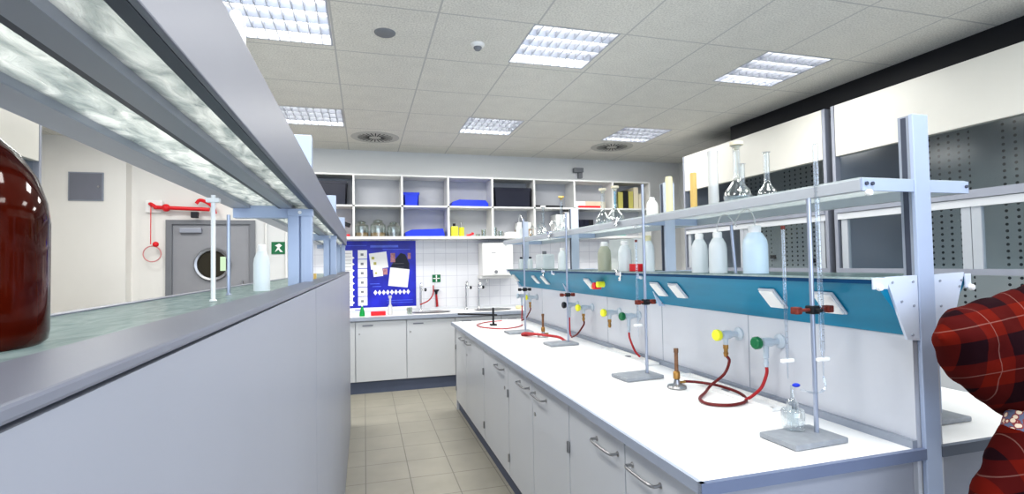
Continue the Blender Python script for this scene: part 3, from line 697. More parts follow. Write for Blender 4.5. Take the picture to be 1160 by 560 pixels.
# shelf rack on the island
t = thing('reagent_rack', 'double-sided reagent shelf rack with teal fascia and glass shelves on the island bench', 'shelf rack', (0, 0, 0))
def post(x0, x1, y0, y1, z0, z1, par, nm='post', mm='post'):
    o = MB().box(x0, x1, y0, y1, z0, z1, .003).build(nm, mm, par); return o
RY = [YB0+.0, 2.62, 4.02, 5.40]
for i, y in enumerate(RY):
    z0 = 0 if i == 0 else 1.25
    o = post(1.672, 1.738, y, y+.014, z0, 1.952, t, mm='post' if i == 0 else 'plate')
    MB().box(1.675, 1.735, y+.014, y+.05, z0 if i else .905, 1.950).build('grooved_core', 'trim', o)
    MB().box(1.6735, 1.675, y+.024, y+.040, 1.26, 1.945).build('side_slot', 'slot', o)
    ars = MB().box(1.463, 1.672, y+.004, y+.012, 1.703, 1.742, .001).box(1.738, 1.913, y+.004, y+.012, 1.703, 1.742, .001).split('shelf_arm', 'post', t); ar = ars[0]
    MB().cyl((1.50, y-.001, 1.725), (1.50, y+.004, 1.725), .006).cyl((1.477, y-.001, 1.725), (1.477, y+.004, 1.725), .006).cyl((1.90, y-.001, 1.725), (1.90, y+.004, 1.725), .005).build('screw', 'slot', ar)
    pls = MB().prism([(1.54, 1.437), (1.67, 1.44), (1.67, 1.235), (1.62, 1.24)], 'y', y+.004, y+.012).prism([(1.74, 1.44), (1.875, 1.445), (1.80, 1.235), (1.74, 1.235)], 'y', y+.004, y+.012).split('bracket_plate', 'plate', t); pl = pls[0]
    s = MB()
    for (xx, zz) in ((1.565, 1.42), (1.65, 1.42), (1.65, 1.345), (1.60, 1.36), (1.64, 1.255), (1.765, 1.42), (1.765, 1.34), (1.765, 1.255), (1.85, 1.40), (1.86, 1.42)): s.cyl((xx, y+.001, zz), (xx, y+.004, zz), .004, n=8)
    s.build('screw', 'trim', pl)
    for (xa, zz) in ((1.478, 1.70), (1.505, 1.41), (1.893, 1.40)):
        cl = MB().lathe([(0, 0), (.009, .002), (.011, .010), (.007, .018), (0, .020)], (xa, y-.012, zz-.004), 14, (0, 1, 0)).build('clamp_knob', 'white', t, True)
    MB().box(1.485, 1.545, y+.0, y+.006, 1.40, 1.435, .002).box(1.875, 1.90, y, y+.006, 1.395, 1.44, .002).split('clamp_bracket', 'plate', t)
y0, y1 = YB0+.012, 5.45
MB().prism([(1.497, 1.428), (1.545, 1.428), (1.670, 1.250), (1.650, 1.250)], 'y', y0, y1).build('teal_fascia', 'teal', t)
MB().prism([(1.855, 1.428), (1.903, 1.428), (1.77, 1.250), (1.75, 1.250)], 'y', y0, y1).build('teal_fascia', 'teal', t)
MB().box(1.494, 1.508, y0, y1, 1.417, 1.430).box(1.893, 1.906, y0, y1, 1.417, 1.430).build('fascia_shade_strip', 'tealshade', t)  # dark strips stand in for the shadow under the shelf overhang
MB().box(1.49, 1.91, y0, y1, 1.430, 1.437).build('lower_glass_shelf', 'ripplelow', t)
MB().box(1.462, 1.486, y0, y1, 1.703, 1.740, .002).box(1.890, 1.913, y0, y1, 1.703, 1.740, .002).split('upper_shelf_rail', 'shelfrail', t)
MB().box(1.464, 1.911, y0, y1, 1.7405, 1.745).build('upper_glass_shelf', 'shelfglass', t)
MB().box(1.672, 1.748, y0+.04, y1, 1.250, 1.258).build('service_duct_top', 'panel', t)

# power sockets on the fascia
ang = math.atan2(.153, .178)
def socket(i, y, lb, w=.085, h=.10, zc=1.345):
    xf = 1.497+(1.428-zc)*(.153/.178)
    t = thing('power_socket', lb, 'power socket', (xf-.002, y, zc), group='white power sockets on the teal fascia')
    R = Matrix.Rotation(-ang, 3, 'Y')
    MB().box(-.008, .0, -w/2, w/2, -h/2, h/2, .003, R, (0, 0, 0)).build('socket_plate', 'panel', t)
    MB().box(-.015, -.008, -w/2+.006, w/2-.006, -h/2+.006, h/2-.006, .003, R, (0, 0, 0)).build('flip_cover', 'white', t)
for i, (y, lb) in enumerate([(1.44, 'white power socket nearest the end post on the teal fascia'), (1.70, 'white power socket behind the burette of the nearest ring stand'),
    (2.35, 'right one of the two white power sockets beside the second ring stand'), (2.53, 'left one of the two white power sockets, touching the second ring stand rod'),
    (3.44, 'white power socket left of the red and yellow valve knobs'), (4.40, 'right one of the two white sockets at the far part of the fascia'),
    (4.66, 'left one of the two white sockets at the far part of the fascia'), (5.33, 'white power socket at the far end of the teal fascia')]):
    socket(i, y, lb)
t = thing('fascia_knobs', 'red and yellow knob pair on the teal fascia in the middle of the rack', 'knob', (1.53, 3.24, 1.335))
MB().cyl((0.02, .0, 0), (-.03, 0, 0), .024).build('red_knob', 'red', t, True); MB().cyl((.02, -.055, .012), (-.03, -.055, .012), .020).build('yellow_knob', 'yellow', t, True)
MB().cyl((.02, .045, -.008), (-.02, .045, -.008), .017).build('orange_knob', 'amberp', t, True)

# media valves on the spine
def valve(y, z, knob, lb, out='brass', ln=.105, dx=0):
    t = thing('gas_valve', lb, 'valve', (1.654, y, z), group='fume and gas valves on the bench spine')
    MB().lathe([(0, 0), (.030, 0), (.030, .008), (.024, .012), (.014, .016), (.014, ln-.06), (.019, ln-.056), (.019, ln-.010), (.012, ln-.01), (.012, ln)], (0, 0, 0), 20, (-1, 0, 0)).build('valve_body', 'tap', t, True)
    MB().cyl((-ln+.030, 0, 0), (-ln+.030, 0, -.045), .014, .011).build('outlet', 'tap', t, True)
    MB().lathe([(0, 0), (.022, 0), (.026, .006), (.026, .022), (.020, .028), (0, .028)], (-ln, 0, 0), 10, (-1, 0, 0)).build('knob', knob, t, True)
    if out: MB().lathe([(.012, 0), (.012, -.018), (.009, -.02), (.009, -.035), (.012, -.036), (.008, -.055)], (-ln+.030, 0, -.045), 12).build('hose_nozzle', out, t, True)
    return Vector((1.655-ln+.030, y, z-.10))
VZ = 1.157
v1 = valve(2.01, VZ, 'yellow', 'yellow-knobbed gas valve nearest the camera, feeding the dark hose')
v2 = valve(1.765, VZ, 'green', 'green-knobbed water valve nearest the camera, feeding the red hose', 'tap')
v3 = valve(2.91, VZ, 'green', 'green-knobbed valve above the short red hose at the second ring stand', 'tap')
v4 = valve(3.17, VZ, 'yellow', 'yellow-knobbed valve with brass nozzle left of the second green valve')
v5 = valve(3.60, VZ, 'yellow', 'yellow-knobbed valve right behind the third ring stand')
v6 = valve(3.88, VZ, 'black', 'dark-knobbed valve behind the third ring stand', 'tap')
v7 = valve(4.90, VZ, 'yellow', 'yellow-knobbed valve at the fourth ring stand')
v8 = valve(5.18, VZ, 'tap', 'grey-knobbed valve at the far end of the bench spine', 'tap')

# ring stands
def stand_mb(h):
    t = thing('ring_stand', 'x', 'ring stand', group='ring stands on the island bench')
    MB().box(-.11, .11, -.075, .075, 0, .018, .005).build('base_plate', 'standbase', t)
    MB().cyl((.06, .0, .018), (.06, 0, h), .0075, n=12).build('rod', 'rod', t, True)
    return t
def clamp(z, t, dirs=(-1,), col='clampred', ln=.09):
    c = MB().box(.045, .078, -.016, .016, z-.014, z+.014, .004).cyl((.06, .0, z), (.06, -.035, z), .006).build('boss_head', 'dark', t)
    a = MB()
    for s in dirs: a.cyl((.06, 0, z), (.06+s*ln, 0, z), .006).box(.06+s*ln-.012, .06+s*ln+.012, -.014, .014, z-.012, z+.012, .004)
    a.build('clamp_arm', col, t)
S = []
for (x, y, h, rz, lb, zc) in [(1.385, 1.395, .80, .05, 'ring stand nearest the end post, holding a glass burette', .425),
                          (1.345, 2.40, 1.0, .08, 'second ring stand from the end post, with tall rod past the upper shelf', .385),
                          (1.37, 3.54, .96, .05, 'third ring stand, on the pale base in the middle of the bench', .36),
                          (1.27, 4.27, .98, .05, 'fourth ring stand, near the far end of the bench', .37)]:
    t = stand_mb(h); t.location = (x, y, .901); t.rotation_euler = (0, 0, rz); t['label'] = lb
    clamp(zc, t, (-1, 1) if h < .85 else (-1, 1), 'clampred' if y < 4 else 'dark', .07 if h < .85 else .045)
    S.append(t)
# burettes
def burette(x, y, z0, z1, r, lb, cap=None):
    t = thing('burette', lb, 'burette', (x, y, z0)); h = z1-z0
    MB().lathe([(.002, 0), (.003, .05), (.005, .07), (r, .10), (r, h), (r*.8, h)], n=14).build('glass_tube', 'burette', t, True)
    MB().box(-.025, .025, -.006, .006, .055, .067, .003).build('stopcock', 'white', t)
    mk = MB()
    for k in range(int((h-.15)/.02)): mk.box(-r*1.03, -r*.2, -r*1.02, -r*.9, .12+.02*k, .1215+.02*k)
    mk.build('graduation_marks', 'grey', t)
    if cap: MB().cyl((0, 0, h), (0, 0, h+.012), r*1.15).build('cap', cap, t, True)
burette(1.468, 1.385, 1.10, 1.885, .0085, 'tall burette reaching above the upper shelf on the nearest ring stand')
burette(1.385, 1.45, 1.09, 1.60, .006, 'shorter burette with red top left of the nearest ring stand rod', 'clampred')
burette(1.385, 2.45, 1.10, 1.60, .006, 'burette clamped at the second ring stand', 'clampred')
tag(MB().tube([(1.468, 1.385, 1.105), (1.468, 1.38, 1.07), (1.445, 1.39, 1.05), (1.415, 1.43, 1.055)], .004).build('glass_hook', 'burette', None, True), 'bent glass tube at the tip of the tall burette', 'glass tube')
t = thing('gas_washing_bottle', 'clear glass vessel with blue stopcock standing at the nearest ring stand', 'glass vessel', (1.40, 1.45, .920))
MB().lathe([(0, .002), (.034, .002), (.037, .01), (.037, .06), (.033, .066)], n=22, caps=False).build('glass_body', 'glass', t, True)
MB().lathe([(.018, .01), (.018, .09), (.006, .105), (.005, .145)], n=18, caps=False).build('inner_tube', 'glass', t, True)
MB().sph((.018, 0, .145), .010, (1.5, 1, .7)).build('stopcock', 'bluecap', t, True)

# bunsen burners
def bunsen(x, y, lb):
    t = thing('bunsen_burner', lb, 'bunsen burner', (x, y, .901), group='bunsen burners on the island bench')
    MB().lathe([(0, 0), (.042, 0), (.045, .006), (.040, .014), (.016, .020), (.012, .04), (0, .04)], n=28).build('base', 'steel', t, True)
    MB().cyl((0, 0, .025), (.045, 0, .025), .006).build('gas_inlet', 'brass', t, True)
    MB().lathe([(.010, .04), (.016, .045), (.016, .075), (.010, .08)], n=16).build('air_collar', 'brass', t, True)
    MB().lathe([(.009, .06), (.009, .165), (.011, .166), (.011, .185), (.007, .185)], n=16).build('burner_tube', 'brassdark', t, True)
    return t
bunsen(1.405, 2.14, 'brass bunsen burner with dark hose, nearest on the bench')
bunsen(1.385, 3.97, 'bunsen burner between the third and fourth ring stands')
# hoses
def hose(pts, lb, m='hose', r=.0065): tag(MB().tube(pts, r, 8).build('rubber_hose', m, None, True), lb, 'hose', 'rubber hoses on the island bench')
zb = .908
hose([(v1.x, v1.y, v1.z+.005), (v1.x, v1.y-.02, 1.04), (1.535, 1.97, .99), (1.51, 2.03, .93), (1.45, 1.99, .912), (1.37, 1.92, zb), (1.355, 1.84, zb), (1.43, 1.795, zb), (1.53, 1.83, zb), (1.56, 1.91, zb+.012), (1.55, 2.04, zb+.016), (1.51, 2.13, .922), (1.452, 2.15, .926)],
     'dark red hose looping from the yellow valve to the nearest bunsen burner')
hose([(v2.x, v2.y, v2.z+.005), (v2.x, v2.y, 1.03), (v2.x-.01, v2.y+.02, .97), (v2.x-.03, v2.y+.05, .93), (v2.x-.05, v2.y+.07, .909)], 'red hose hanging from the nearest green valve down to the trough sink', 'hosered')
hose([(v3.x, v3.y, v3.z+.005), (v3.x, v3.y-.01, 1.02), (v3.x+.01, v3.y-.05, .95), (v3.x+.02, v3.y-.09, .92)], 'short red hose hanging beside the second ring stand', 'hosered')
hose([(v5.x, v5.y, v5.z+.005), (v5.x, v5.y, 1.03), (v5.x-.02, v5.y+.08, .95), (v5.x-.03, v5.y+.17, .915)], 'dark hose hanging from the yellow valve behind the third ring stand')
hose([(v6.x, v6.y, v6.z+.005), (v6.x, v6.y, 1.0), (v6.x-.005, v6.y-.02, .93), (v6.x-.01, v6.y-.05, .915)], 'straight red hose hanging from the dark-knobbed valve', 'hosered')
hose([(v7.x, v7.y, v7.z+.005), (v7.x, v7.y, 1.03), (v7.x-.02, v7.y+.08, .95), (v7.x-.04, v7.y+.17, .912)], 'dark hose hanging at the fourth ring stand')
hose([(v8.x, v8.y, v8.z+.005), (v8.x, v8.y, 1.0), (v8.x-.01, v8.y-.02, .94), (v8.x-.02, v8.y-.05, .915)], 'straight red hose at the far end of the bench spine', 'hosered')
hose([(1.34, 3.97, .926), (1.28, 4.05, .912), (1.24, 4.08, .912), (1.26, 4.02, .93), (1.36, 3.80, .935), (1.42, 3.70, .93), (1.44, 3.62, .91)], 'thick dark red hose lying by the far bunsen burner', 'hosered', .010)
hose([(1.45, 4.75, zb), (1.36, 4.62, zb), (1.20, 4.55, zb), (1.06, 4.72, zb), (1.05, 4.95, zb), (1.18, 5.12, zb), (1.34, 5.10, zb+.01)], 'thin red hose loop lying at the far end of the worktop', 'hosered', .005)
t = thing('retort_holder', 'small black upright holder with horizontal bar at the far end of the worktop', 'stand', (1.20, 4.90, .901))
MB().box(-.03, .03, -.03, .03, 0, .012, .003).cyl((0, 0, .012), (0, 0, .17), .010).build('upright', 'dark', t)
MB().cyl((-.30, .25, .10), (.03, -.025, .10), .009).build('bar', 'dark', t, True)

# wash bottles & glassware on the rack
def wash(x, y, z, r, h, m, lb, tube=None, cap='white'):
    t = thing('wash_bottle', lb, 'bottle', (x, y, z), group='plastic bottles on the lower glass shelf')
    MB().lathe([(0, 0), (r, 0), (r, .004), (r, h*.58), (r*.92, h*.70), (r*.6, h*.83), (r*.45, h*.86)], n=24).build('bottle_body', m, t, True)
    MB().lathe([(r*.5, h*.85), (r*.52, h*.97), (r*.40, h), (0, h)], n=18).build('screw_cap', cap, t, True)
    if tube:
        s = tube
        MB().tube([(0, 0, h), (0, 0, h+.03), (0, s*.03, h+.07), (0, s*.075, h+.065), (0, s*.13, h+.015)], .003).build('spout_tube', 'cyl', t, True)
    return t
ZS = 1.438
wash(1.56, 2.155, ZS, .038, .19, 'wash', 'translucent white bottle left of the twin wash bottle with spout', None)
wash(1.56, 2.02, ZS, .040, .19, 'wash', 'translucent wash bottle with curved spout, between the plain bottle and the blue one', -1)
wash(1.60, 1.83, ZS, .050, .205, 'washblue', 'largest pale blue wash bottle on the lower shelf, nearest the end post', 1)
wash(1.60, 2.69, ZS, .034, .21, 'wash', 'pale bottle with yellow cap behind the second ring stand rod', None, 'yellowlt')
wash(1.56, 2.903, ZS, .042, .19, 'wash', 'white wash bottle left of the second ring stand rod', None)
wash(1.56, 3.186, ZS, .045, .195, 'washolive', 'olive grey bottle in front of the white file boxes', None)
wash(1.56, 3.96, ZS, .036, .18, 'wash', 'translucent bottle by the third ring stand rod')
wash(1.64, 5.06, ZS, .028, .125, 'wash', 'small bottle with navy cap, right of the pair at the far end', None, 'navy')
wash(1.60, 5.25, ZS, .028, .125, 'wash', 'small bottle with navy cap, left of the pair at the far end', None, 'navy')
t = thing('plastic_canister', 'square translucent canister at the far part of the lower shelf', 'canister', (1.64, 4.62, ZS))
MB().box(-.06, .06, -.12, .10, 0, .14, .02).build('canister_body', 'wash', t, True); MB().cyl((0, 0, .14), (0, 0, .17), .02).build('cap', 'grey', t, True)
tag(MB().box(1.55, 1.60, 2.74, 2.83, ZS, ZS+.045, .004).build('small_box', 'red'), 'small red box on the lower shelf beside the second ring stand', 'box')
for i, (yy, w, hh) in enumerate([(3.22, .16, .215), (3.42, .17, .22), (3.62, .10, .20)]):
    tag(MB().box(1.76, 1.86, yy-w/2, yy+w/2, ZS, ZS+hh, .002).build('file_box', 'white'), ['white file box behind the olive bottle, nearest of three', 'middle white file box behind the olive bottle', 'narrow white file box, farthest of three behind the olive bottle'][i], 'box', 'white file boxes on the far side of the rack')
tag(MB().cyl((0, 0, 0), (.0, .02, .215), .007).build('glass_rod', 'rod', None, True, (1.58, 1.93, ZS)), 'pale rod leaning between the wash bottles', 'rod')

ZT = 1.746
def flask(x, y, z, R, H, lb, stop=None, m='glass', neck=.014):
    t = thing('volumetric_flask', lb, 'flask', (x, y, z), group='long-necked flasks on the upper shelf')
    hb = R*1.7
    MB().lathe([(0, 0), (R*.75, 0), (R*.98, R*.25), (R, R*.5), (R*.85, R*.95), (R*.45, hb*.85), (neck, hb*1.05), (neck*.9, hb*1.3), (neck*.9, H), (neck*1.3, H+.004)], n=28).build('flask_body', m, t, True)
    MB().lathe([(0, .003), (R*.7, .003), (R*.93, R*.25), (R*.96, R*.45), (0, R*.45)], n=24).build('contents', 'glass', t, True)
    if stop: MB().lathe([(neck*.7, H-.01), (neck*1.0, H+.004), (neck*1.8, H+.008), (neck*1.8, H+.022), (0, H+.024)], n=16).build('stopper', stop, t, True)
flask(1.57, 1.89, ZT, .058, .245, 'large round-bellied volumetric flask with pale stopper on the upper shelf', 'cream', neck=.016)
flask(1.68, 1.99, ZT, .035, .19, 'slim flask neck standing right behind the large stoppered flask', None)
flask(1.60, 1.75, ZT, .038, .19, 'small open volumetric flask, nearest to the post on the upper shelf', None, neck=.013)
flask(1.58, 3.234, ZT, .055, .235, 'left one of two long-necked flasks with funnel tops on the upper shelf', 'cream')
flask(1.58, 3.05, ZT, .058, .225, 'right one of two long-necked flasks with funnel tops on the upper shelf', 'cream')
flask(1.60, 4.06, ZT, .05, .29, 'tall flask with amber stopper towards the far end of the upper shelf', 'amberp')
flask(1.60, 4.52, ZT, .045, .26, 'tall flask towards the far end, left of the amber-stoppered one', 'white')
t = thing('measuring_cylinder', 'tall translucent white measuring cylinder left of the large stoppered flask', 'cylinder', (1.60, 2.09, ZT))
MB().lathe([(0, 0), (.022, 0), (.024, .01), (.022, .24), (.026, .27), (.022, .27)], n=20).build('cylinder_body', 'cyl', t, True)
t = thing('measuring_cylinder', 'amber square-shouldered tube standing on the upper shelf', 'cylinder', (1.64, 2.30, ZT))
MB().lathe([(0, 0), (.017, 0), (.017, .20), (.014, .205), (0, .205)], n=20).build('cylinder_body', 'amberp', t, True)
t = thing('reagent_tube', 'pale yellow tall tube right beside the second rack post', 'tube', (1.60, 2.46, ZT))
MB().lathe([(0, 0), (.019, 0), (.019, .20), (.017, .21), (0, .21)], n=20).build('tube_body', 'yellowlt', t, True)
wash(1.56, 2.57, ZT, .032, .11, 'white', 'short white bottle on the upper shelf left of the second rack post')['group'] = 'plastic bottles on the upper glass shelf'
t = wash(1.60, 5.30, ZT, .035, .19, 'wash', 'white wash bottle with long spout at the far end of the upper shelf', -1)
t['group'] = 'plastic bottles on the upper glass shelf'
# clutter of clamps and small glass at the far end of the upper shelf
for i, (x, y) in enumerate([(1.55, 4.75), (1.6, 4.62), (1.55, 4.35), (1.62, 4.25), (1.56, 3.9)]):
    lb = ['round-bottomed small flask farthest along the upper shelf', 'small glass adapter next to the farthest small flask', 'bent glass adapter between the tall far flasks', 'small glass elbow beside the amber-stoppered flask', 'small glass adapter just right of the amber-stoppered flask'][i]
    t = thing('glass_adapter', lb, 'glassware', (x, y, ZT), rz=i, group='small glass pieces on the upper shelf')
    MB().sph((0, 0, .026), .026).build('bulb', 'glass', t, True)
    MB().tube([(0, 0, .05), (0, 0, .09), (.03, .02, .11), (.06, .03, .08)], .008).build('side_arm', 'glass', t, True)
    MB().cyl((0, 0, .045), (0, 0, .065), .012).build('joint', 'white', t, True)
def knobclamp(x, y, z, lb):
    t = thing('rack_clamp', lb, 'clamp', (x, y, z), group='chrome clamps on the rack edge')
    MB().box(-.012, .012, -.03, .03, -.012, .012, .004).build('clamp_jaw', 'chrome', t)
    MB().cyl((0, -.02, 0), (-.02, -.045, -.03), .007).sph((-.022, -.047, -.032), .011).build('wing_screw', 'chrome', t, True); MB().cyl((0, .02, 0), (.0, .05, .02), .006).build('wing_screw', 'chrome', t, True)
knobclamp(1.45, 2.80, 1.745, 'chrome clamp with screw hanging from the upper shelf edge by the second ring stand')
knobclamp(1.482, 2.83, 1.425, 'chrome clamp on the teal fascia edge by the second ring stand')
knobclamp(1.45, 3.95, 1.74, 'chrome clamp on the upper shelf edge by the third ring stand')
knobclamp(1.482, 4.2, 1.425, 'chrome clamp on the teal fascia edge at the far end')

# ring stand on far side worktop
t = stand_mb(.50); t.location = (1.99, 1.43, .901); t['label'] = 'ring stand base on the far side of the bench, between post and plaid sleeve'
# ------------------------------------------------------------------ left bench and rack
LY0, LY1 = -1.0, 5.17
t = thing('wall_bench', 'tall grey laminate bench back panel with aluminium top rail, left of the aisle', 'laboratory bench', (0, 0, 0))
for a, b in ((LY0, 1.592), (1.596, 3.30), (3.304, LY1)):
    MB().box(-.165, -.135, a, b, 0.0, 1.438).build('back_panel', 'lpanel', t)
MB().box(-.158, -.142, LY0, LY1-.01, 0.0, 1.439).build('panel_core', 'trim', t)
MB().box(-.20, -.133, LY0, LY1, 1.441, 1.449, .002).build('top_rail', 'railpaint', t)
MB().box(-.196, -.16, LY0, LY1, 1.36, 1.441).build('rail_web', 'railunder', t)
MB().box(-.85, -.165, LY0, LY1, .872, .9).build('worktop', 'counter', t)
MB().box(-.80, -.165, LY0+.02, LY1-.02, .1, .872).build('under_cabinets', 'cab', t)
t = thing('shelf_rack', 'aluminium shelf rack with rippled glass shelves over the left bench', 'shelf rack', (0, 0, 0))
MB().box(-.43, -.201, LY0, LY1, 1.427, 1.435).build('lower_glass_shelf', 'ripplelow', t)
MB().box(-.45, -.43, LY0, LY1, 1.41, 1.437).build('lower_far_rail', 'railpaint', t)
MB().box(-.168, -.160, LY0, LY1, 1.70, 1.82, .002).build('upper_front_rail', 'railpaint', t)
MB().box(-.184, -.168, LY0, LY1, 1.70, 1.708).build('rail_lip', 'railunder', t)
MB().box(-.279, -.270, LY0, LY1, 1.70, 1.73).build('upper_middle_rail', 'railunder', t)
MB().box(-.270, -.236, LY0, LY1, 1.70, 1.73).build('upper_middle_rail', 'alu', t)
MB().box(-.425, -.367, LY0, LY1, 1.70, 1.74, .002).build('upper_far_rail', 'alu', t)
MB().box(-.236, -.184, LY0, LY1, 1.712, 1.718).box(-.367, -.279, LY0, LY1, 1.712, 1.718).build('upper_glass_shelf', 'ripple', t)
for y in (-.6, 1.9, 3.5, 5.08):
    o = MB().box(-.25, -.2145, y, y+.05, 1.36, 1.70, .002).box(-.2085, -.173, y, y+.05, 1.36, 1.70, .002).box(-.247, -.176, y+.012, y+.048, 1.36, 1.70).box(-.25, -.173, y, y+.05, 1.720, 1.957, .002).build('post', 'post', t)
    MB().box(-.42, -.25, y+.005, y+.045, 1.668, 1.710, .002).box(-.252, -.170, y-.002, y+.04, 1.674, 1.700, .002).build('cross_arm', 'post', t)
    MB().cyl((-.211, y-.006, 1.687), (-.211, y-.002, 1.687), .006).build('screw', 'white', t)

# amber bottle
t = thing('amber_bottle', 'large glossy dark amber glass bottle on the left rack, close to the camera', 'bottle', (-.34, .541, 1.436))
MB().lathe([(0, 0), (.066, 0), (.070, .004), (.071, .012), (.071, .108), (.069, .125), (.062, .148), (.050, .168), (.034, .184), (.021, .192), (.018, .198), (.018, .222)], n=72).build('bottle_body', 'amberglass', t, True)
MB().lathe([(.020, .214), (.022, .216), (.022, .244), (.019, .247), (0, .247)], n=32).build('screw_cap', 'black', t, True)
def slim(x, y, z1, m, lb, r):
    t = thing('slim_stand', lb, 'stand', (x, y, 1.436))
    MB().cyl((0, 0, 0), (0, 0, z1-1.436), r).build('rod', m, t, True); MB().lathe([(0, 0), (.007, 0), (.006, .003), (r, .004)], n=16).build('foot', m, t, True)
    return t
s1 = slim(-.286, 1.14, 1.645, 'white', 'white upright rod on the left rack in front of the porthole door', .0042)
MB().box(-.012, .012, -.008, .008, .194, .203, .002).build('clamp_head', 'white', s1)
slim(-.312, 1.375, 1.628, 'rod', 'shorter grey upright rod on the left rack right of the white rod', .0042)
t = wash(-.272, 1.56, 1.436, .021, .128, 'wash', 'small pale blue bottle on the left rack in front of the grey door'); t['group'] = 'bottles on the left rack'
t = wash(-.27, 2.55, 1.436, .02, .10, 'wash', 'small bottle with blue cap behind the left rack post', None, 'bluecap'); t['group'] = 'bottles on the left rack'
tag(MB().lathe([(0, 0), (.02, 0), (.02, .03), (0, .03)], n=16).build('small_jar', 'amberp', None, True, (-.25, 2.75, 1.436)), 'tiny orange jar behind the left rack post', 'jar')
t = thing('plastic_bottle', 'white rounded plastic bottle top peeking over the upper left shelf', 'cylinder', (-.258, 1.2, 1.719))
MB().lathe([(0, 0), (.019, 0), (.019, .28), (.017, .31), (.010, .326), (0, .328)], n=24).build('cylinder_body', 'cyl', t, True)
t = thing('plastic_holder', 'white box-like holder further along the top of the left rack', 'holder', (-.20, 3.40, 1.731))
MB().box(-.02, .02, -.03, .03, 0, .15, .004).build('holder_body', 'white', t)
t.location = (-.265, 3.3, 1.731)

# ------------------------------------------------------------------ person at the right edge
def skinned(name, verts, edges, radii, material, parent=None, sub=2, root=0):
    me = bpy.data.meshes.new(name); me.from_pydata([Vector(v) for v in verts], edges, []); me.update()
    o = bpy.data.objects.new(name, me); C.objects.link(o)
    sk = o.modifiers.new('s', 'SKIN'); ss = o.modifiers.new('u', 'SUBSURF'); ss.levels = sub; ss.render_levels = sub
    for i, r in enumerate(radii):
        v = me.skin_vertices[0].data[i]; v.radius = (r, r) if not isinstance(r, tuple) else r; v.use_root = (i == root)
    sk.use_smooth_shade = True
    dg = bpy.context.evaluated_depsgraph_get(); ev = o.evaluated_get(dg)
    m2 = bpy.data.meshes.new_from_object(ev); m2.name = name
    o.modifiers.clear(); old = o.data; o.data = m2; bpy.data.meshes.remove(old)
    m2.materials.clear(); m2.materials.append(M[material] if isinstance(material, str) else material)
    for p_ in m2.polygons: p_.use_smooth = True
    if parent: o.parent = parent
    return o
person = None
shR = (1.90, .94, 1.37); elR = (1.53, 1.0, 1.25); wrR = (1.74, .975, 1.11)
shL = (1.88, .58, 1.28); elL = (1.55, .93, .79); wrL = (1.69, .955, 1.06)
V = [(2.16, .74, .95), (2.10, .74, 1.12), (2.00, .74, 1.28), (1.94, .74, 1.40), (1.90, .74, 1.50), (1.87, .74, 1.60), (1.86, .74, 1.69),
     shR, elR, wrR, shL, elL, wrL,
     (2.16, .83, .90), (2.13, .84, .50), (2.18, .84, .09), (2.06, .84, .05),
     (2.16, .65, .90), (2.13, .64, .50), (2.18, .64, .09), (2.06, .64, .05)]
Rr = [.13, .12, .13, .06, .055, .095, .08, .065, .045, .03, .065, .045, .03, .085, .06, .04, .035, .085, .06, .04, .035]
Ed = [(0, 1), (1, 2), (2, 3), (3, 4), (4, 5), (5, 6), (2, 7), (7, 8), (8, 9), (2, 10), (10, 11), (11, 12), (0, 13), (13, 14), (14, 15), (15, 16), (0, 17), (17, 18), (18, 19), (19, 20)]
def add_hand(base, d, up, side):
    """palm and five fingers from the wrist vertex index base"""
    d = Vector(d).normalized(); up = Vector(up).normalized(); sd = d.cross(up).normalized()*side
    w = Vector(V[base]); pi = len(V); V.append(w+d*.05); Rr.append((.028, .02)); Ed.append((base, pi))
    for k, (o_, l1) in enumerate(((-.028, .034), (-.010, .040), (.009, .038), (.027, .030))):
        a = len(V); V.append(w+d*.09+sd*o_); Rr.append(.010); Ed.append((pi, a))
        V.append(w+d*(.09+l1)+sd*o_-up*.008); Rr.append(.009); Ed.append((a, a+1))
        V.append(w+d*(.09+l1*1.6)+sd*o_-up*.03); Rr.append(.008); Ed.append((a+1, a+2))
    a = len(V); V.append(w+d*.03-sd*.035-up*.01); Rr.append(.012); Ed.append((pi, a))
    V.append(w+d*.06-sd*.05-up*.02); Rr.append(.010); Ed.append((a, a+1))
add_hand(9, (.6, -.5, -.3), (.2, 0, 1), 1)
add_hand(12, (.75, .1, .55), (-.5, 0, .8), -1)
person = skinned('person', V, Ed, Rr, 'skin')
tag(person, 'person in a red plaid flannel shirt at the right edge, elbow raised towards the bench', 'person')
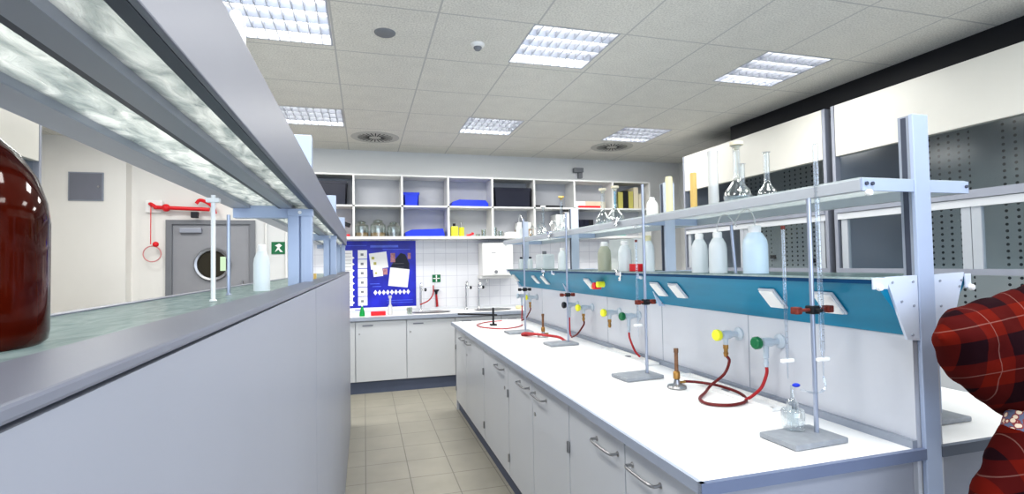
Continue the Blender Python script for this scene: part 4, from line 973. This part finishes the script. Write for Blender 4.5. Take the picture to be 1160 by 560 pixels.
def loft(name, secs, material, parent, n=40, wr=.006, seed=0):
    """closed cloth shape through elliptical sections: centre, vector a, vector b"""
    bm = bmesh.new(); rings = []
    import mathutils
    cs = [(Vector(c), Vector(a), Vector(b)) for c, a, b in secs]; full = []
    for i in range(len(cs)-1):
        q = [cs[max(i-1, 0)], cs[i], cs[i+1], cs[min(i+2, len(cs)-1)]]
        for k in range(6):
            t_ = k/6
            full.append(tuple(.5*((2*q[1][j])+(q[2][j]-q[0][j])*t_+(2*q[0][j]-5*q[1][j]+4*q[2][j]-q[3][j])*t_*t_+(3*q[1][j]-q[0][j]-3*q[2][j]+q[3][j])*t_**3) for j in range(3)))
    full.append(cs[-1])
    for c, a, b in full:
        ring = []
        for k in range(n):
            th = 2*PI*k/n; d_ = a*math.cos(th)+b*math.sin(th); p_ = c+d_
            nz_ = mathutils.noise.noise(p_*11+Vector((seed, 0, 0)))*wr+mathutils.noise.noise(p_*26)*wr*.4
            ring.append(bm.verts.new(p_+d_.normalized()*nz_ if d_.length > 1e-6 else p_))
        rings.append(ring)
    for r0, r1 in zip(rings, rings[1:]):
        for k in range(n): bm.faces.new((r0[k], r0[(k+1) % n], r1[(k+1) % n], r1[k]))
    bm.faces.new(rings[0][::-1]); bm.faces.new(rings[-1])
    mb = MB(); mb.bm.free(); mb.bm = bm
    return mb.build(name, material, parent, True)
skinned('plaid_shirt', [(2.16, .74, .92), (2.10, .74, 1.12), (2.0, .74, 1.28), (1.94, .74, 1.40), (1.90, .90, 1.33), (1.87, .58, 1.27)],
        [(0, 1), (1, 2), (2, 3), (2, 4), (2, 5)], [.17, .16, .165, .07, .12, .09], 'plaid', person, root=1)
loft('shirt_sleeve', [((1.447, 1.0, 1.288), (0, .010, 0), (.004, 0, .010)), ((1.464, 1.0, 1.272), (0, .028, 0), (-.006, 0, .034)), ((1.50, 1.0, 1.252), (0, .055, 0), (-.012, 0, .075)),
    ((1.56, 1.0, 1.237), (0, .070, 0), (-.02, 0, .112)), ((1.64, .995, 1.226), (0, .078, 0), (-.02, 0, .150)), ((1.73, .985, 1.215), (0, .085, 0), (-.01, 0, .185)), ((1.84, .96, 1.23), (0, .10, 0), (0, 0, .19)), ((1.92, .92, 1.26), (.0, .09, 0), (0, 0, .14))], 'plaid', person, wr=.022)
loft('shirt_sleeve', [((1.675, .955, 1.035), (.042, 0, -.022), (0, .045, 0)), ((1.645, .955, .985), (.052, 0, -.026), (0, .055, 0)), ((1.600, .955, .90), (.062, 0, -.03), (0, .062, 0)), ((1.55, .95, .81), (.068, 0, -.03), (0, .068, 0)),
    ((1.53, .92, .74), (.05, 0, -.05), (0, .07, 0)), ((1.60, .84, .78), (.03, -.03, -.07), (.04, .05, 0)), ((1.72, .72, .98), (.04, -.03, -.07), (.05, .06, 0)), ((1.86, .60, 1.24), (.05, -.03, -.07), (.06, .06, 0))], 'plaid', person, seed=5, wr=.014)
loft('patterned_cuff', [((1.668, .955, 1.022), (.046, 0, -.024), (0, .049, 0)), ((1.690, .955, 1.060), (.046, 0, -.024), (0, .049, 0)), ((1.694, .955, 1.067), (.040, 0, -.021), (0, .043, 0))], 'cuff', person, wr=0)
skinned('trousers', [(2.16, .74, .95), (2.16, .83, .86), (2.13, .84, .50), (2.18, .84, .10), (2.16, .65, .86), (2.13, .64, .50), (2.18, .64, .10)], [(0, 1), (1, 2), (2, 3), (0, 4), (4, 5), (5, 6)], [.15, .10, .078, .07, .10, .078, .07], 'jeans', person)
for y in (.84, .64): skinned('shoe', [(2.22, y, .05), (2.13, y, .05), (2.01, y, .04)], [(0, 1), (1, 2)], [.045, .048, .038], 'shoe', person)
MB().sph((1.885, .74, 1.665), .108, (1, .86, 1.0), 24).build('hair', 'hair', person, True)
for y in (.71, .77): MB().sph((1.777, y, 1.615), .012, n=10).build('eye', 'white', person, True)

# ------------------------------------------------------------------ light
w = bpy.data.worlds.new('world'); bpy.context.scene.world = w; w.use_nodes = True
bg = w.node_tree.nodes['Background']; bg.inputs[0].default_value = (.70, .82, 1.0, 1); bg.inputs[1].default_value = 1.0
def area(loc, rot, sx_, sy_, e, col):
    ld = bpy.data.lights.new('window_light', 'AREA'); ld.shape = 'RECTANGLE'; ld.size = sx_; ld.size_y = sy_; ld.energy = e; ld.color = col
    o = bpy.data.objects.new('window_light', ld); C.objects.link(o); o.location = loc; o.rotation_euler = rot
area((1.0, -2.1, 1.9), (math.radians(90), 0, 0), 5.5, 1.6, 90, (.72, .83, 1.0))
sc = bpy.context.scene
sc.view_settings.view_transform = 'Standard'; sc.view_settings.look = 'Medium High Contrast'; sc.view_settings.exposure = 0.0; sc.view_settings.gamma = 1.0
sc.cycles.use_denoising = True; sc.cycles.max_bounces = 10; sc.cycles.transparent_max_bounces = 24; sc.cycles.sample_clamp_indirect = 6
sc.cycles.caustics_reflective = False; sc.cycles.caustics_refractive = False
